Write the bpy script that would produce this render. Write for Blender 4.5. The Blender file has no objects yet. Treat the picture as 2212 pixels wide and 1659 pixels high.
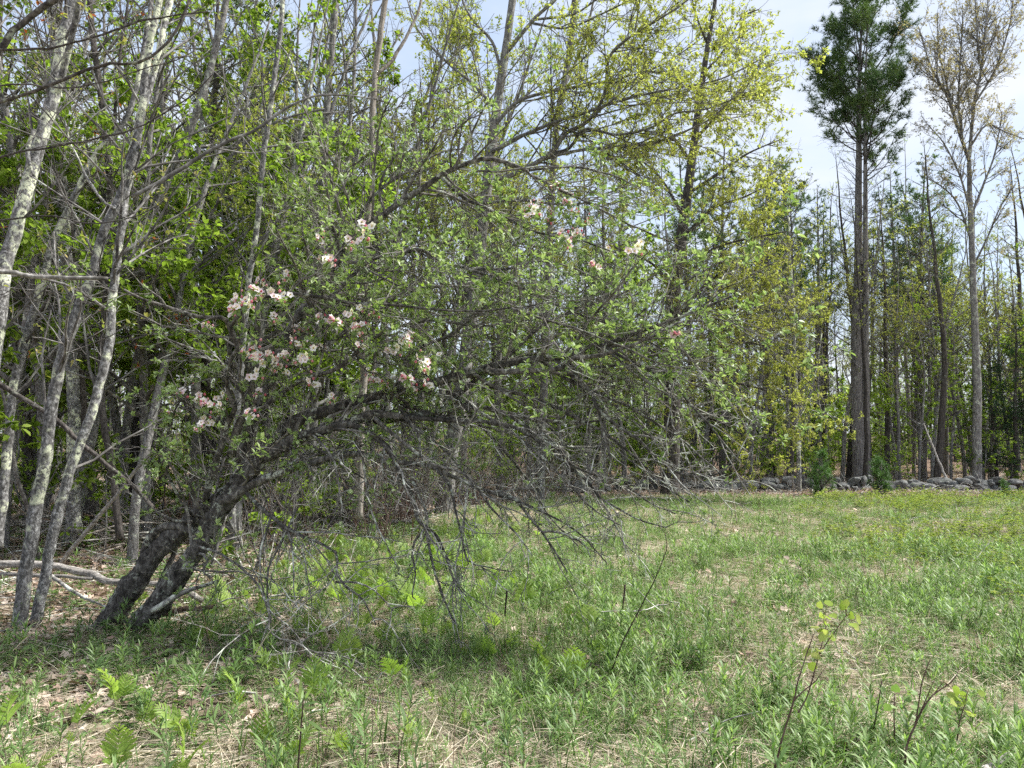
import bpy, math, random
import numpy as np
from mathutils import Vector

# ------------------------------------------------------------------ camera, sky, sun, exposure
SC = bpy.context.scene
COL = SC.collection
F = 1610.0                       # focal length in pixels of a 2212 x 1659 picture
W2, H2 = 1106.0, 829.5
HC = 1.6                         # eye height
PITCH = math.atan(100.5 / F)     # camera tilted up a little
cam_d = bpy.data.cameras.new('camera')
cam_d.sensor_width = 36.0
cam_d.lens = 36.0 * F / 2212.0
cam_d.clip_start = 0.05
cam_d.clip_end = 3000.0
cam = bpy.data.objects.new('camera', cam_d)
COL.objects.link(cam)
cam.location = (0, 0, HC)
cam.rotation_euler = (math.pi / 2 + PITCH, 0, 0)
SC.camera = cam

SUN_EL, SUN_AZ = math.radians(52), math.radians(78)      # azimuth measured from +Y towards +X
world = bpy.data.worlds.new('World')
SC.world = world
world.use_nodes = True
nt = world.node_tree
nt.nodes.clear()
w_out = nt.nodes.new('ShaderNodeOutputWorld')
w_bg = nt.nodes.new('ShaderNodeBackground')
w_sky = nt.nodes.new('ShaderNodeTexSky')
w_sky.sky_type = 'NISHITA'
w_sky.sun_disc = False
w_sky.sun_elevation = SUN_EL
w_sky.sun_rotation = SUN_AZ
w_sky.air_density = 1.0
w_sky.dust_density = 1.0
w_tc = nt.nodes.new('ShaderNodeTexCoord')
w_map = nt.nodes.new('ShaderNodeMapping')
w_map.inputs['Scale'].default_value = (1.6, 1.6, 4.5)
w_noise = nt.nodes.new('ShaderNodeTexNoise')
w_noise.inputs['Scale'].default_value = 1.7
w_noise.inputs['Detail'].default_value = 7
w_noise.inputs['Roughness'].default_value = 0.55
w_ramp = nt.nodes.new('ShaderNodeValToRGB')
w_ramp.color_ramp.elements[0].position = 0.30
w_ramp.color_ramp.elements[0].color = (0.72, 0.72, 0.72, 1)
w_ramp.color_ramp.elements[1].position = 0.66
w_ramp.color_ramp.elements[1].color = (0.97, 0.97, 0.97, 1)
w_mix = nt.nodes.new('ShaderNodeMixRGB')
w_mix.inputs[2].default_value = (3.7, 4.05, 4.6, 1)          # thin bright cloud
nt.links.new(w_tc.outputs['Generated'], w_map.inputs['Vector'])
nt.links.new(w_map.outputs['Vector'], w_noise.inputs['Vector'])
nt.links.new(w_noise.outputs['Fac'], w_ramp.inputs['Fac'])
nt.links.new(w_ramp.outputs['Color'], w_mix.inputs[0])
w_cl = nt.nodes.new('ShaderNodeValToRGB')                    # thin cloud, from blue-grey to bright
w_cl.color_ramp.elements[0].position = 0.34
w_cl.color_ramp.elements[0].color = (0.57, 0.665, 0.82, 1)
w_cl.color_ramp.elements[1].position = 0.66
w_cl.color_ramp.elements[1].color = (0.84, 0.88, 0.95, 1)
w_sc = nt.nodes.new('ShaderNodeVectorMath')
w_sc.operation = 'SCALE'
w_sc.inputs['Scale'].default_value = 3.35
nt.links.new(w_noise.outputs['Fac'], w_cl.inputs['Fac'])
nt.links.new(w_cl.outputs['Color'], w_sc.inputs[0])
nt.links.new(w_sc.outputs['Vector'], w_mix.inputs[2])
nt.links.new(w_sky.outputs['Color'], w_mix.inputs[1])
nt.links.new(w_mix.outputs['Color'], w_bg.inputs['Color'])
w_bg.inputs['Strength'].default_value = 0.13
nt.links.new(w_bg.outputs['Background'], w_out.inputs['Surface'])

sun_d = bpy.data.lights.new('sun', 'SUN')
sun_d.energy = 3.7
sun_d.angle = math.radians(9)
sun_d.color = (1.0, 0.97, 0.92)
sun = bpy.data.objects.new('sun', sun_d)
COL.objects.link(sun)
sdir = Vector((math.sin(SUN_AZ) * math.cos(SUN_EL), math.cos(SUN_AZ) * math.cos(SUN_EL), math.sin(SUN_EL)))
sun.rotation_euler = sdir.to_track_quat('Z', 'Y').to_euler()
sun.location = (0, 0, 30)

SC.view_settings.view_transform = 'Standard'
SC.view_settings.look = 'None'
SC.view_settings.exposure = 1.4
SC.view_settings.gamma = 1.0
SC.view_settings.use_curve_mapping = False
SC.render.engine = 'CYCLES'
SC.cycles.max_bounces = 6
SC.cycles.diffuse_bounces = 3
SC.cycles.glossy_bounces = 2
SC.cycles.transmission_bounces = 4
SC.cycles.transparent_max_bounces = 4
SC.cycles.use_denoising = False
SC.cycles.use_adaptive_sampling = True
SC.cycles.adaptive_threshold = 0.03

RNG = np.random.default_rng(11)
random.seed(5)


# ------------------------------------------------------------------ numeric helpers
def nrm(v):
    return v / np.maximum(np.linalg.norm(v, axis=-1, keepdims=True), 1e-9)


def vnoise(x, y, scale, seed):
    """smooth value noise in 0..1 on numpy arrays"""
    x = np.asarray(x, float) / scale
    y = np.asarray(y, float) / scale
    tab = np.random.default_rng(seed).random((64, 64))
    xi = np.floor(x).astype(int)
    yi = np.floor(y).astype(int)
    fx = x - xi
    fy = y - yi
    fx = fx * fx * (3 - 2 * fx)
    fy = fy * fy * (3 - 2 * fy)
    a = tab[xi % 64, yi % 64]
    b = tab[(xi + 1) % 64, yi % 64]
    c = tab[xi % 64, (yi + 1) % 64]
    d = tab[(xi + 1) % 64, (yi + 1) % 64]
    return (a * (1 - fx) + b * fx) * (1 - fy) + (c * (1 - fx) + d * fx) * fy


def gz(x, y):
    """ground height"""
    x = np.asarray(x, float)
    y = np.asarray(y, float)
    z = -0.015 * np.clip(y, 0, 34)
    z = z + 0.10 * (vnoise(x + 40, y + 40, 2.6, 1) - 0.5) * np.clip((y - 1) / 4, 0, 1)
    z = z + 0.05 * (vnoise(x + 40, y + 40, 0.8, 2) - 0.5)
    z = z + 0.25 * np.exp(-((x + 6.2) ** 2) / 4 - ((y - 10.5) ** 2) / 5)
    return z


def pdir(x, y):
    cx = (x - W2) / F
    cz = (H2 - y) / F
    return np.array([cx, math.cos(PITCH) - math.sin(PITCH) * cz, math.sin(PITCH) + math.cos(PITCH) * cz])


def at(x, y, Y):
    d = pdir(x, y)
    return np.array([0, 0, HC]) + d * (Y / d[1])


def on_ground(x, y):
    d = pdir(x, y)
    t = 3.0
    for _ in range(60):
        p = d * t + np.array([0, 0, HC])
        t += (p[2] - float(gz(p[0], p[1]))) / max(0.02, -d[2] + 0.0) * 0.6
        t = min(max(t, 0.5), 60)
    return d * t + np.array([0, 0, HC])


def to_px(p):
    """world -> picture coordinates of the 2212 x 1659 picture (for layout checks)"""
    q = np.asarray(p, float) - np.array([0, 0, HC])
    fy = q[..., 1] * math.cos(PITCH) + q[..., 2] * math.sin(PITCH)
    uz = -q[..., 1] * math.sin(PITCH) + q[..., 2] * math.cos(PITCH)
    return W2 + F * q[..., 0] / fy, H2 - F * uz / fy


def catmull(pts, step):
    pts = np.asarray(pts, float)
    P = np.vstack([2 * pts[0] - pts[1], pts, 2 * pts[-1] - pts[-2]])
    out = []
    for i in range(1, len(P) - 2):
        p0, p1, p2, p3 = P[i - 1], P[i], P[i + 1], P[i + 2]
        n = max(2, int(np.linalg.norm((p2 - p1)[:3]) / step))
        for t in np.linspace(0, 1, n, endpoint=False):
            out.append(0.5 * ((2 * p1) + (-p0 + p2) * t + (2 * p0 - 5 * p1 + 4 * p2 - p3) * t * t + (-p0 + 3 * p1 - 3 * p2 + p3) * t ** 3))
    out.append(pts[-1])
    return np.array(out)


# ------------------------------------------------------------------ mesh helpers
class MB:
    """collects vertices and faces, builds one mesh"""
    def __init__(self):
        self.V, self.FA, self.M, self.T = [], [], [], []
        self.n = 0

    def add(self, V, faces, mat=0, tint=None):
        V = np.asarray(V, float)
        if len(V) == 0:
            return
        self.V.append(V)
        fl = faces if isinstance(faces, list) else [faces]
        for fa in fl:
            fa = np.asarray(fa, int)
            self.FA.append(fa + self.n)
            self.M.append(np.full(len(fa), mat))
        self.T.append(np.full(len(V), 0.5) if tint is None else np.broadcast_to(tint, (len(V),)))
        self.n += len(V)

    def build(self, name, mats, smooth=True):
        me = bpy.data.meshes.new(name)
        V = np.vstack(self.V)
        me.vertices.add(len(V))
        me.vertices.foreach_set('co', V.astype(np.float32).ravel())
        loops = np.concatenate([f.ravel() for f in self.FA])
        sizes = np.concatenate([np.full(len(f), f.shape[1]) for f in self.FA])
        starts = np.concatenate([[0], np.cumsum(sizes)[:-1]])
        me.loops.add(len(loops))
        me.loops.foreach_set('vertex_index', loops.astype(np.int32))
        me.polygons.add(len(sizes))
        me.polygons.foreach_set('loop_start', starts.astype(np.int32))
        me.polygons.foreach_set('loop_total', sizes.astype(np.int32))
        me.polygons.foreach_set('material_index', np.concatenate(self.M).astype(np.int32))
        me.polygons.foreach_set('use_smooth', np.full(len(sizes), smooth))
        at_ = me.attributes.new('tint', 'FLOAT', 'POINT')
        at_.data.foreach_set('value', np.concatenate(self.T).astype(np.float32))
        for m in (mats if isinstance(mats, (list, tuple)) else [mats]):
            me.materials.append(m)
        me.update(calc_edges=True)
        return me


def tubes(P, R, k):
    """batch of tubes; P (N,n,3), R (N,n)"""
    N, n = P.shape[:2]
    T = np.empty_like(P)
    T[:, 1:-1] = P[:, 2:] - P[:, :-2]
    T[:, 0] = P[:, 1] - P[:, 0]
    T[:, -1] = P[:, -1] - P[:, -2]
    T = nrm(T)
    m = nrm(P[:, -1] - P[:, 0])
    ref = np.where((np.abs(m[:, 2]) < 0.75)[:, None], np.array([0, 0, 1.0]), np.array([0.6, 0.8, 0.0]))
    U = nrm(np.cross(T, ref[:, None, :]))
    Wv = np.cross(T, U)
    a = 2 * np.pi * np.arange(k) / k
    V = P[:, :, None] + R[:, :, None, None] * (np.cos(a)[None, None, :, None] * U[:, :, None] + np.sin(a)[None, None, :, None] * Wv[:, :, None])
    b = (np.arange(N)[:, None, None] * n + np.arange(n - 1)[None, :, None]) * k
    j = np.arange(k)[None, None, :]
    j2 = (j + 1) % k
    Fq = np.stack([b + j, b + j2, b + k + j2, b + k + j], -1).reshape(-1, 4)
    return V.reshape(-1, 3), Fq


def limb_tube(P, R, k=10, rough=0.0, seed=0, flare=0.0):
    """one tube with an uneven surface and closed ends"""
    n = len(P)
    T = np.gradient(P, axis=0)
    T = nrm(T)
    U = np.empty_like(P)
    u = nrm(np.cross(T[0], [0.3, 0.9, 0.2]))
    for i in range(n):
        u = nrm(u - T[i] * np.dot(u, T[i]))
        U[i] = u
    Wv = np.cross(T, U)
    a = 2 * np.pi * np.arange(k) / k
    r = np.random.default_rng(seed)
    s = np.concatenate([[0], np.cumsum(np.linalg.norm(np.diff(P, axis=0), axis=1))])
    rad = np.ones((n, k))
    if rough:
        for q in range(7):
            fr = r.uniform(4, 30)
            ph = r.uniform(0, 6.28, 2)
            m = r.integers(1, 6)
            rad += rough * 0.45 * np.sin(fr * s[:, None] + ph[0] + m * a[None, :]) * np.cos(m * a[None, :] + ph[1] + 0.7 * s[:, None])
        rad += rough * 0.5 * r.normal(size=(n, k))
    if flare:
        rad *= 1 + flare * np.exp(-s / 0.12)[:, None] * (1 + 0.45 * np.cos(5 * a + r.uniform(0, 6))[None, :])
    V = P[:, None] + (R[:, None] * rad)[:, :, None] * (np.cos(a)[None, :, None] * U[:, None] + np.sin(a)[None, :, None] * Wv[:, None])
    V = V.reshape(-1, 3)
    b = np.arange(n - 1)[:, None] * k
    j = np.arange(k)[None, :]
    j2 = (j + 1) % k
    Fq = np.stack([b + j, b + j2, b + k + j2, b + k + j], -1).reshape(-1, 4)
    V = np.vstack([V, P[0], P[-1] + T[-1] * R[-1] * 0.4])
    jj = np.arange(k)
    c0 = np.stack([np.full(k, n * k), (jj + 1) % k, jj], -1)
    o = (n - 1) * k
    c1 = np.stack([np.full(k, n * k + 1), o + jj, o + (jj + 1) % k], -1)
    return V, [Fq, np.vstack([c0, c1])]


def march(P0, D0, L, n, wob, trop, rng):
    N = len(P0)
    pts = [P0]
    d = nrm(D0)
    p = P0
    st = (np.broadcast_to(L, (N,)) / (n - 1))[:, None]
    trop = np.asarray(trop, float)
    for _ in range(n - 1):
        d = nrm(d + rng.normal(size=(N, 3)) * wob + trop)
        p = p + d * st
        pts.append(p)
    return np.stack(pts, 1)


def spawn(P, R, M, t0, t1, ang, sd, rng, flat=0.0):
    """children start points on a batch of branches"""
    N, n = P.shape[:2]
    M = np.broadcast_to(M, (N,)).astype(int)
    idx = np.repeat(np.arange(N), M)
    k = len(idx)
    t = rng.uniform(t0, t1, k)
    s = np.clip(t * (n - 1), 0, n - 1.001)
    i = s.astype(int)
    f = (s - i)[:, None]
    base = P[idx, i] * (1 - f) + P[idx, i + 1] * f
    T = nrm(P[idx, i + 1] - P[idx, i])
    r = R[idx, i] * (1 - f[:, 0]) + R[idx, i + 1] * f[:, 0]
    q = rng.normal(size=(k, 3))
    if flat:
        q[:, 2] *= (1 - flat)
    q = nrm(q - T * (q * T).sum(1, keepdims=True))
    a = rng.normal(ang, sd, k)[:, None]
    D = nrm(T * np.cos(a) + q * np.sin(a))
    return base, D, t, r, idx


def blen(P):
    return np.linalg.norm(np.diff(P, axis=1), axis=2).sum(1)


def taper(N, n, r0, r1):
    r0 = np.broadcast_to(r0, (N,))
    r1 = np.broadcast_to(r1, (N,))
    t = np.linspace(0, 1, n)[None, :]
    return r0[:, None] * (1 - t) + r1[:, None] * t


LEAF2 = (np.array([[0, 0, 0], [0.45, 0.30, 0.07], [1, 0, -0.10], [0.45, -0.30, 0.07]]), np.array([[0, 2, 1], [0, 3, 2]]))
LEAF4 = (np.array([[0, 0, 0], [0.25, 0.22, 0.06], [0.62, 0.24, 0.04], [1, 0, -0.14], [0.62, -0.24, 0.04], [0.25, -0.22, 0.06]]),
         np.array([[0, 3, 2, 1], [0, 5, 4, 3]]))
ROUND = (np.array([[0, 0, 0], [0.15, 0.40, 0.05], [0.6, 0.42, 0.03], [1, 0, -0.12], [0.6, -0.42, 0.03], [0.15, -0.40, 0.05]]),
         np.array([[0, 3, 2, 1], [0, 5, 4, 3]]))
# maple leaf with three lobes
MAPLE = (np.array([[0, 0, 0], [0.10, 0.40, 0.03], [0.42, 0.20, 0.02], [0.62, 0.48, -0.04], [0.66, 0.16, 0], [1, 0, -0.12],
                   [0.66, -0.16, 0], [0.62, -0.48, -0.04], [0.42, -0.20, 0.02], [0.10, -0.40, 0.03]]),
         np.array([[0, 2, 1, 1], [0, 4, 3, 2], [0, 5, 5, 4], [0, 6, 5, 5], [0, 8, 7, 6], [0, 9, 8, 8]]))
MAPLE = (MAPLE[0], np.array([[0, 2, 1], [2, 4, 3], [0, 4, 2], [0, 5, 4], [0, 6, 5], [0, 8, 6], [6, 8, 7], [0, 9, 8]]))
NEEDLE = (np.array([[0, 0.05, 0], [1, 0, 0], [0, -0.05, 0]]), np.array([[0, 2, 1]]))


def leaf_batch(pos, dr, up, size, tpl, rng, wide=1.0):
    """instances of a leaf outline baked into one array"""
    tv, tf = tpl
    X = nrm(dr)
    Y = nrm(np.cross(up, X))
    Z = np.cross(X, Y)
    s = np.broadcast_to(size, (len(pos),))[:, None, None]
    V = pos[:, None] + s * (tv[None, :, 0:1] * X[:, None] + wide * tv[None, :, 1:2] * Y[:, None] + tv[None, :, 2:3] * Z[:, None])
    Fq = (np.arange(len(pos))[:, None, None] * len(tv) + tf[None]).reshape(-1, tf.shape[1])
    tint = np.repeat(rng.random(len(pos)), len(tv))
    return V.reshape(-1, 3), Fq, tint


# ------------------------------------------------------------------ object helpers
def tag(o, label=None, cat=None, group=None, kind=None):
    if label:
        o['label'] = label
    if cat:
        o['category'] = cat
    if group:
        o['group'] = group
    if kind:
        o['kind'] = kind
    return o


def obj(name, me, parent=None, kind=None):
    o = bpy.data.objects.new(name, me)
    COL.objects.link(o)
    if parent is not None:
        o.parent = parent
    if kind:
        o['kind'] = kind
    return o


def thing(name, label, cat, loc=(0, 0, 0), group=None, rz=0.0, sc=1.0):
    o = bpy.data.objects.new(name, None)
    o.empty_display_size = 0.1
    COL.objects.link(o)
    o.location = loc
    o.rotation_euler = (0, 0, rz)
    o.scale = (sc, sc, sc) if np.isscalar(sc) else sc
    return tag(o, label, cat, group)


# ------------------------------------------------------------------ materials
def new_mat(name):
    m = bpy.data.materials.new(name)
    m.use_nodes = True
    n = m.node_tree
    n.nodes.clear()
    out = n.nodes.new('ShaderNodeOutputMaterial')
    return m, n, out


def ramp(n, stops, fac):
    r = n.nodes.new('ShaderNodeValToRGB')
    el = r.color_ramp.elements
    while len(el) < len(stops):
        el.new(0.5)
    for e, (p, c) in zip(el, stops):
        e.position = p
        e.color = (*c, 1) if len(c) == 3 else c
    n.links.new(fac, r.inputs['Fac'])
    return r.outputs['Color']


def noise(n, scale, detail=4, rough=0.6, vec=None, dist=0.0):
    t = n.nodes.new('ShaderNodeTexNoise')
    t.inputs['Scale'].default_value = scale
    t.inputs['Detail'].default_value = detail
    t.inputs['Roughness'].default_value = rough
    t.inputs['Distortion'].default_value = dist
    if vec is not None:
        n.links.new(vec, t.inputs['Vector'])
    return t.outputs['Fac']


def coords(n, scale=(1, 1, 1), which='Object'):
    tc = n.nodes.new('ShaderNodeTexCoord')
    mp = n.nodes.new('ShaderNodeMapping')
    mp.inputs['Scale'].default_value = scale
    n.links.new(tc.outputs[which], mp.inputs['Vector'])
    return mp.outputs['Vector']


def mixc(n, fac, a, b, mode='MIX'):
    x = n.nodes.new('ShaderNodeMixRGB')
    x.blend_type = mode
    for i, v in ((0, fac), (1, a), (2, b)):
        if isinstance(v, (int, float)):
            x.inputs[i].default_value = v
        elif isinstance(v, tuple):
            x.inputs[i].default_value = (*v, 1)
        else:
            n.links.new(v, x.inputs[i])
    return x.outputs['Color']


def leaf_mat(name, c0, c1, c2, trans=0.45, rough=0.55, spec=0.3, vary=0.25):
    """thin leaf: reflects and lets light through; colour varies from leaf to leaf and plant to plant"""
    m, n, out = new_mat(name)
    a = n.nodes.new('ShaderNodeAttribute')
    a.attribute_name = 'tint'
    col = ramp(n, [(0.0, c0), (0.5, c1), (1.0, c2)], a.outputs['Fac'])
    oi = n.nodes.new('ShaderNodeObjectInfo')
    hsv = n.nodes.new('ShaderNodeHueSaturation')
    mr = n.nodes.new('ShaderNodeMapRange')
    mr.inputs['To Min'].default_value = 1 - vary
    mr.inputs['To Max'].default_value = 1 + vary
    n.links.new(oi.outputs['Random'], mr.inputs['Value'])
    n.links.new(mr.outputs['Result'], hsv.inputs['Value'])
    n.links.new(col, hsv.inputs['Color'])
    c = hsv.outputs['Color']
    if spec > 0.3:
        p = n.nodes.new('ShaderNodeBsdfPrincipled')
        p.inputs['Roughness'].default_value = rough
        p.inputs['Specular IOR Level'].default_value = spec
        n.links.new(c, p.inputs['Base Color'])
    else:
        p = n.nodes.new('ShaderNodeBsdfDiffuse')
        n.links.new(c, p.inputs['Color'])
    if trans > 0:
        tr = n.nodes.new('ShaderNodeBsdfTranslucent')
        tc = mixc(n, 1.0, c, (1.08, 1.2, 0.6), 'MULTIPLY')
        n.links.new(tc, tr.inputs['Color'])
        mx = n.nodes.new('ShaderNodeMixShader')
        mx.inputs[0].default_value = trans
        n.links.new(p.outputs[0], mx.inputs[1])
        n.links.new(tr.outputs[0], mx.inputs[2])
        n.links.new(mx.outputs[0], out.inputs['Surface'])
    else:
        n.links.new(p.outputs[0], out.inputs['Surface'])
    return m


def bark_mat(name, dark, mid, pale, lichen=None, lich_amt=0.0, stretch=(14, 14, 3), fine=40, bump=0.5, blot=5.0):
    m, n, out = new_mat(name)
    v = coords(n, stretch)
    f1 = noise(n, 1.6, 4, 0.68, v, 0.6)
    col = ramp(n, [(0.30, dark), (0.5, mid), (0.72, pale)], f1)
    v2 = coords(n)
    f2 = noise(n, fine, 2, 0.7, v2)
    col = mixc(n, 0.5, col, ramp(n, [(0.36, (0.25, 0.25, 0.25)), (0.64, (1.6, 1.6, 1.6))], f2), 'MULTIPLY')
    if lichen:
        f3 = noise(n, blot, 3, 0.65, v2, 0.4)
        lf = ramp(n, [(0.56 - lich_amt, (0, 0, 0)), (0.62 - lich_amt, (1, 1, 1))], f3)
        f4 = noise(n, 24, 2, 0.7, v2)
        lf2 = ramp(n, [(0.42, (0, 0, 0)), (0.54, (1, 1, 1))], f4)
        lf = mixc(n, 1.0, lf, lf2, 'MULTIPLY')
        col = mixc(n, lf, col, lichen)
    oi = n.nodes.new('ShaderNodeObjectInfo')
    mr = n.nodes.new('ShaderNodeMapRange')
    mr.inputs['To Min'].default_value = 0.75
    mr.inputs['To Max'].default_value = 1.25
    n.links.new(oi.outputs['Random'], mr.inputs['Value'])
    hsv = n.nodes.new('ShaderNodeHueSaturation')
    n.links.new(mr.outputs['Result'], hsv.inputs['Value'])
    n.links.new(col, hsv.inputs['Color'])
    p = n.nodes.new('ShaderNodeBsdfPrincipled')
    p.inputs['Roughness'].default_value = 0.9
    p.inputs['Specular IOR Level'].default_value = 0.15
    n.links.new(hsv.outputs['Color'], p.inputs['Base Color'])
    b = n.nodes.new('ShaderNodeBump')
    b.inputs['Strength'].default_value = bump
    b.inputs['Distance'].default_value = 0.02
    n.links.new(f1, b.inputs['Height'])
    n.links.new(b.outputs['Normal'], p.inputs['Normal'])
    n.links.new(p.outputs[0], out.inputs['Surface'])
    return m


def twig_mat(name, dark, mid, pale, lichen, amt, scale=7.0):
    """thin bark: one blotchy noise from dark through grey to lichen"""
    m, n, out = new_mat(name)
    f = noise(n, scale, 3, 0.7, coords(n))
    col = ramp(n, [(0.30, dark), (0.47, mid), (0.60 - amt * 0.3, pale), (0.68 - amt, lichen)], f)
    p = n.nodes.new('ShaderNodeBsdfDiffuse')
    n.links.new(col, p.inputs['Color'])
    n.links.new(p.outputs[0], out.inputs['Surface'])
    return m


M = {}
M['bark_apple'] = bark_mat('bark_apple', (0.022, 0.02, 0.018), (0.105, 0.096, 0.087), (0.29, 0.275, 0.25), (0.42, 0.44, 0.37), 0.0, (14, 14, 6), 34, 1.0, 7)
M['bark_appletwig'] = twig_mat('bark_appletwig', (0.05, 0.045, 0.041), (0.125, 0.115, 0.106), (0.26, 0.245, 0.225), (0.46, 0.48, 0.41), 0.03, 8)
M['bark_dead'] = twig_mat('bark_dead', (0.065, 0.06, 0.055), (0.19, 0.18, 0.166), (0.42, 0.405, 0.375), (0.62, 0.64, 0.55), 0.07, 9)
M['bark_lichen'] = bark_mat('bark_lichen', (0.045, 0.042, 0.04), (0.17, 0.165, 0.16), (0.50, 0.495, 0.49), (0.68, 0.71, 0.52), 0.05, (22, 22, 14), 32, 0.4, 2.6)
M['bark_maple'] = bark_mat('bark_maple', (0.06, 0.056, 0.053), (0.185, 0.175, 0.168), (0.34, 0.33, 0.32), (0.46, 0.48, 0.40), 0.0, (16, 16, 4), 40, 0.5, 4)
M['bark_branch'] = twig_mat('bark_branch', (0.05, 0.046, 0.043), (0.13, 0.122, 0.115), (0.25, 0.24, 0.228), (0.38, 0.385, 0.35), 0.0, 6)
M['bark_dark'] = bark_mat('bark_dark', (0.025, 0.022, 0.02), (0.075, 0.066, 0.06), (0.15, 0.135, 0.125), (0.26, 0.28, 0.22), -0.05, (16, 16, 3.5), 40, 0.6, 4)
M['bark_pine'] = bark_mat('bark_pine', (0.05, 0.045, 0.043), (0.15, 0.138, 0.132), (0.28, 0.265, 0.255), (0.32, 0.33, 0.28), -0.06, (18, 18, 2.5), 40, 0.8, 4)
M['bark_snag'] = bark_mat('bark_snag', (0.09, 0.08, 0.07), (0.24, 0.21, 0.18), (0.40, 0.37, 0.33), None, 0, (22, 22, 1.6), 40, 0.6, 4)
M['wood_grey'] = bark_mat('wood_grey', (0.12, 0.105, 0.095), (0.32, 0.295, 0.27), (0.50, 0.475, 0.44), None, 0, (3, 24, 24), 40, 0.5, 4)
M['wood_rotten'] = bark_mat('wood_rotten', (0.06, 0.04, 0.03), (0.19, 0.13, 0.095), (0.34, 0.26, 0.20), None, 0, (3, 22, 22), 40, 0.6, 4)
M['twig_red'] = twig_mat('twig_red', (0.05, 0.032, 0.028), (0.12, 0.075, 0.06), (0.18, 0.125, 0.105), (0.22, 0.16, 0.14), 0.0, 9)

M['leaf_apple'] = leaf_mat('leaf_apple', (0.16, 0.24, 0.075), (0.28, 0.375, 0.15), (0.43, 0.51, 0.28), 0.40, 0.45, 0.45, 0.05)
M['leaf_green'] = leaf_mat('leaf_green', (0.13, 0.20, 0.028), (0.205, 0.295, 0.05), (0.31, 0.40, 0.09), 0.52, 0.55, 0.25, 0.2)
M['leaf_yellow'] = leaf_mat('leaf_yellow', (0.27, 0.30, 0.07), (0.43, 0.445, 0.14), (0.57, 0.55, 0.25), 0.5, 0.6, 0.2, 0.15)
M['leaf_bud'] = leaf_mat('leaf_bud', (0.22, 0.22, 0.06), (0.31, 0.34, 0.10), (0.40, 0.33, 0.15), 0.45, 0.6, 0.2, 0.2)
M['leaf_pink'] = leaf_mat('leaf_pink', (0.26, 0.22, 0.16), (0.42, 0.36, 0.27), (0.46, 0.36, 0.31), 0.45, 0.6, 0.2, 0.1)
M['leaf_olive'] = leaf_mat('leaf_olive', (0.16, 0.20, 0.04), (0.25, 0.29, 0.07), (0.36, 0.37, 0.12), 0.5, 0.6, 0.2, 0.25)
M['leaf_pine'] = leaf_mat('leaf_pine', (0.035, 0.08, 0.032), (0.085, 0.15, 0.052), (0.17, 0.24, 0.08), 0.25, 0.5, 0.4, 0.2)
M['leaf_pinelight'] = leaf_mat('leaf_pinelight', (0.05, 0.12, 0.035), (0.085, 0.17, 0.05), (0.13, 0.22, 0.07), 0.3, 0.5, 0.4, 0.2)
M['leaf_hemlock'] = leaf_mat('leaf_hemlock', (0.015, 0.04, 0.016), (0.03, 0.07, 0.026), (0.055, 0.11, 0.035), 0.2, 0.5, 0.4, 0.2)
M['leaf_rust'] = leaf_mat('leaf_rust', (0.32, 0.07, 0.025), (0.42, 0.13, 0.05), (0.36, 0.17, 0.06), 0.4, 0.6, 0.2, 0.1)
M['leaf_herb'] = leaf_mat('leaf_herb', (0.11, 0.195, 0.06), (0.195, 0.295, 0.10), (0.32, 0.42, 0.18), 0.42, 0.5, 0.4, 0.25)
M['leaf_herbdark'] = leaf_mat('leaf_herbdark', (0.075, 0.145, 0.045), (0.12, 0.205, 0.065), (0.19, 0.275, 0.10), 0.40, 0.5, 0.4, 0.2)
M['leaf_fern'] = leaf_mat('leaf_fern', (0.19, 0.30, 0.06), (0.27, 0.38, 0.085), (0.36, 0.46, 0.13), 0.5, 0.5, 0.35, 0.2)
M['leaf_shrub'] = leaf_mat('leaf_shrub', (0.20, 0.27, 0.06), (0.28, 0.345, 0.09), (0.38, 0.40, 0.14), 0.45, 0.55, 0.3, 0.25)
M['grass'] = leaf_mat('grass', (0.085, 0.17, 0.045), (0.155, 0.26, 0.075), (0.27, 0.36, 0.15), 0.40, 0.5, 0.4, 0.3)
M['straw'] = leaf_mat('straw', (0.30, 0.245, 0.175), (0.47, 0.405, 0.31), (0.66, 0.60, 0.49), 0.15, 0.7, 0.2, 0.3)
M['litter'] = leaf_mat('litter', (0.20, 0.14, 0.11), (0.36, 0.27, 0.215), (0.60, 0.53, 0.46), 0.12, 0.75, 0.2, 0.4)
M['stem_green'] = leaf_mat('stem_green', (0.10, 0.16, 0.05), (0.15, 0.21, 0.07), (0.20, 0.24, 0.10), 0.0)
M['stem_brown'] = leaf_mat('stem_brown', (0.04, 0.03, 0.025), (0.07, 0.05, 0.042), (0.10, 0.075, 0.06), 0.0)
M['petal'] = leaf_mat('petal', (0.86, 0.58, 0.68), (0.88, 0.79, 0.83), (0.90, 0.88, 0.89), 0.3, 0.6, 0.2, 0.05)
M['bud_pink'] = leaf_mat('bud_pink', (0.62, 0.16, 0.22), (0.70, 0.28, 0.34), (0.75, 0.42, 0.46), 0.3, 0.5, 0.3, 0.05)
M['stamen'] = leaf_mat('stamen', (0.65, 0.55, 0.2), (0.7, 0.6, 0.25), (0.75, 0.65, 0.3), 0.0)


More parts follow.
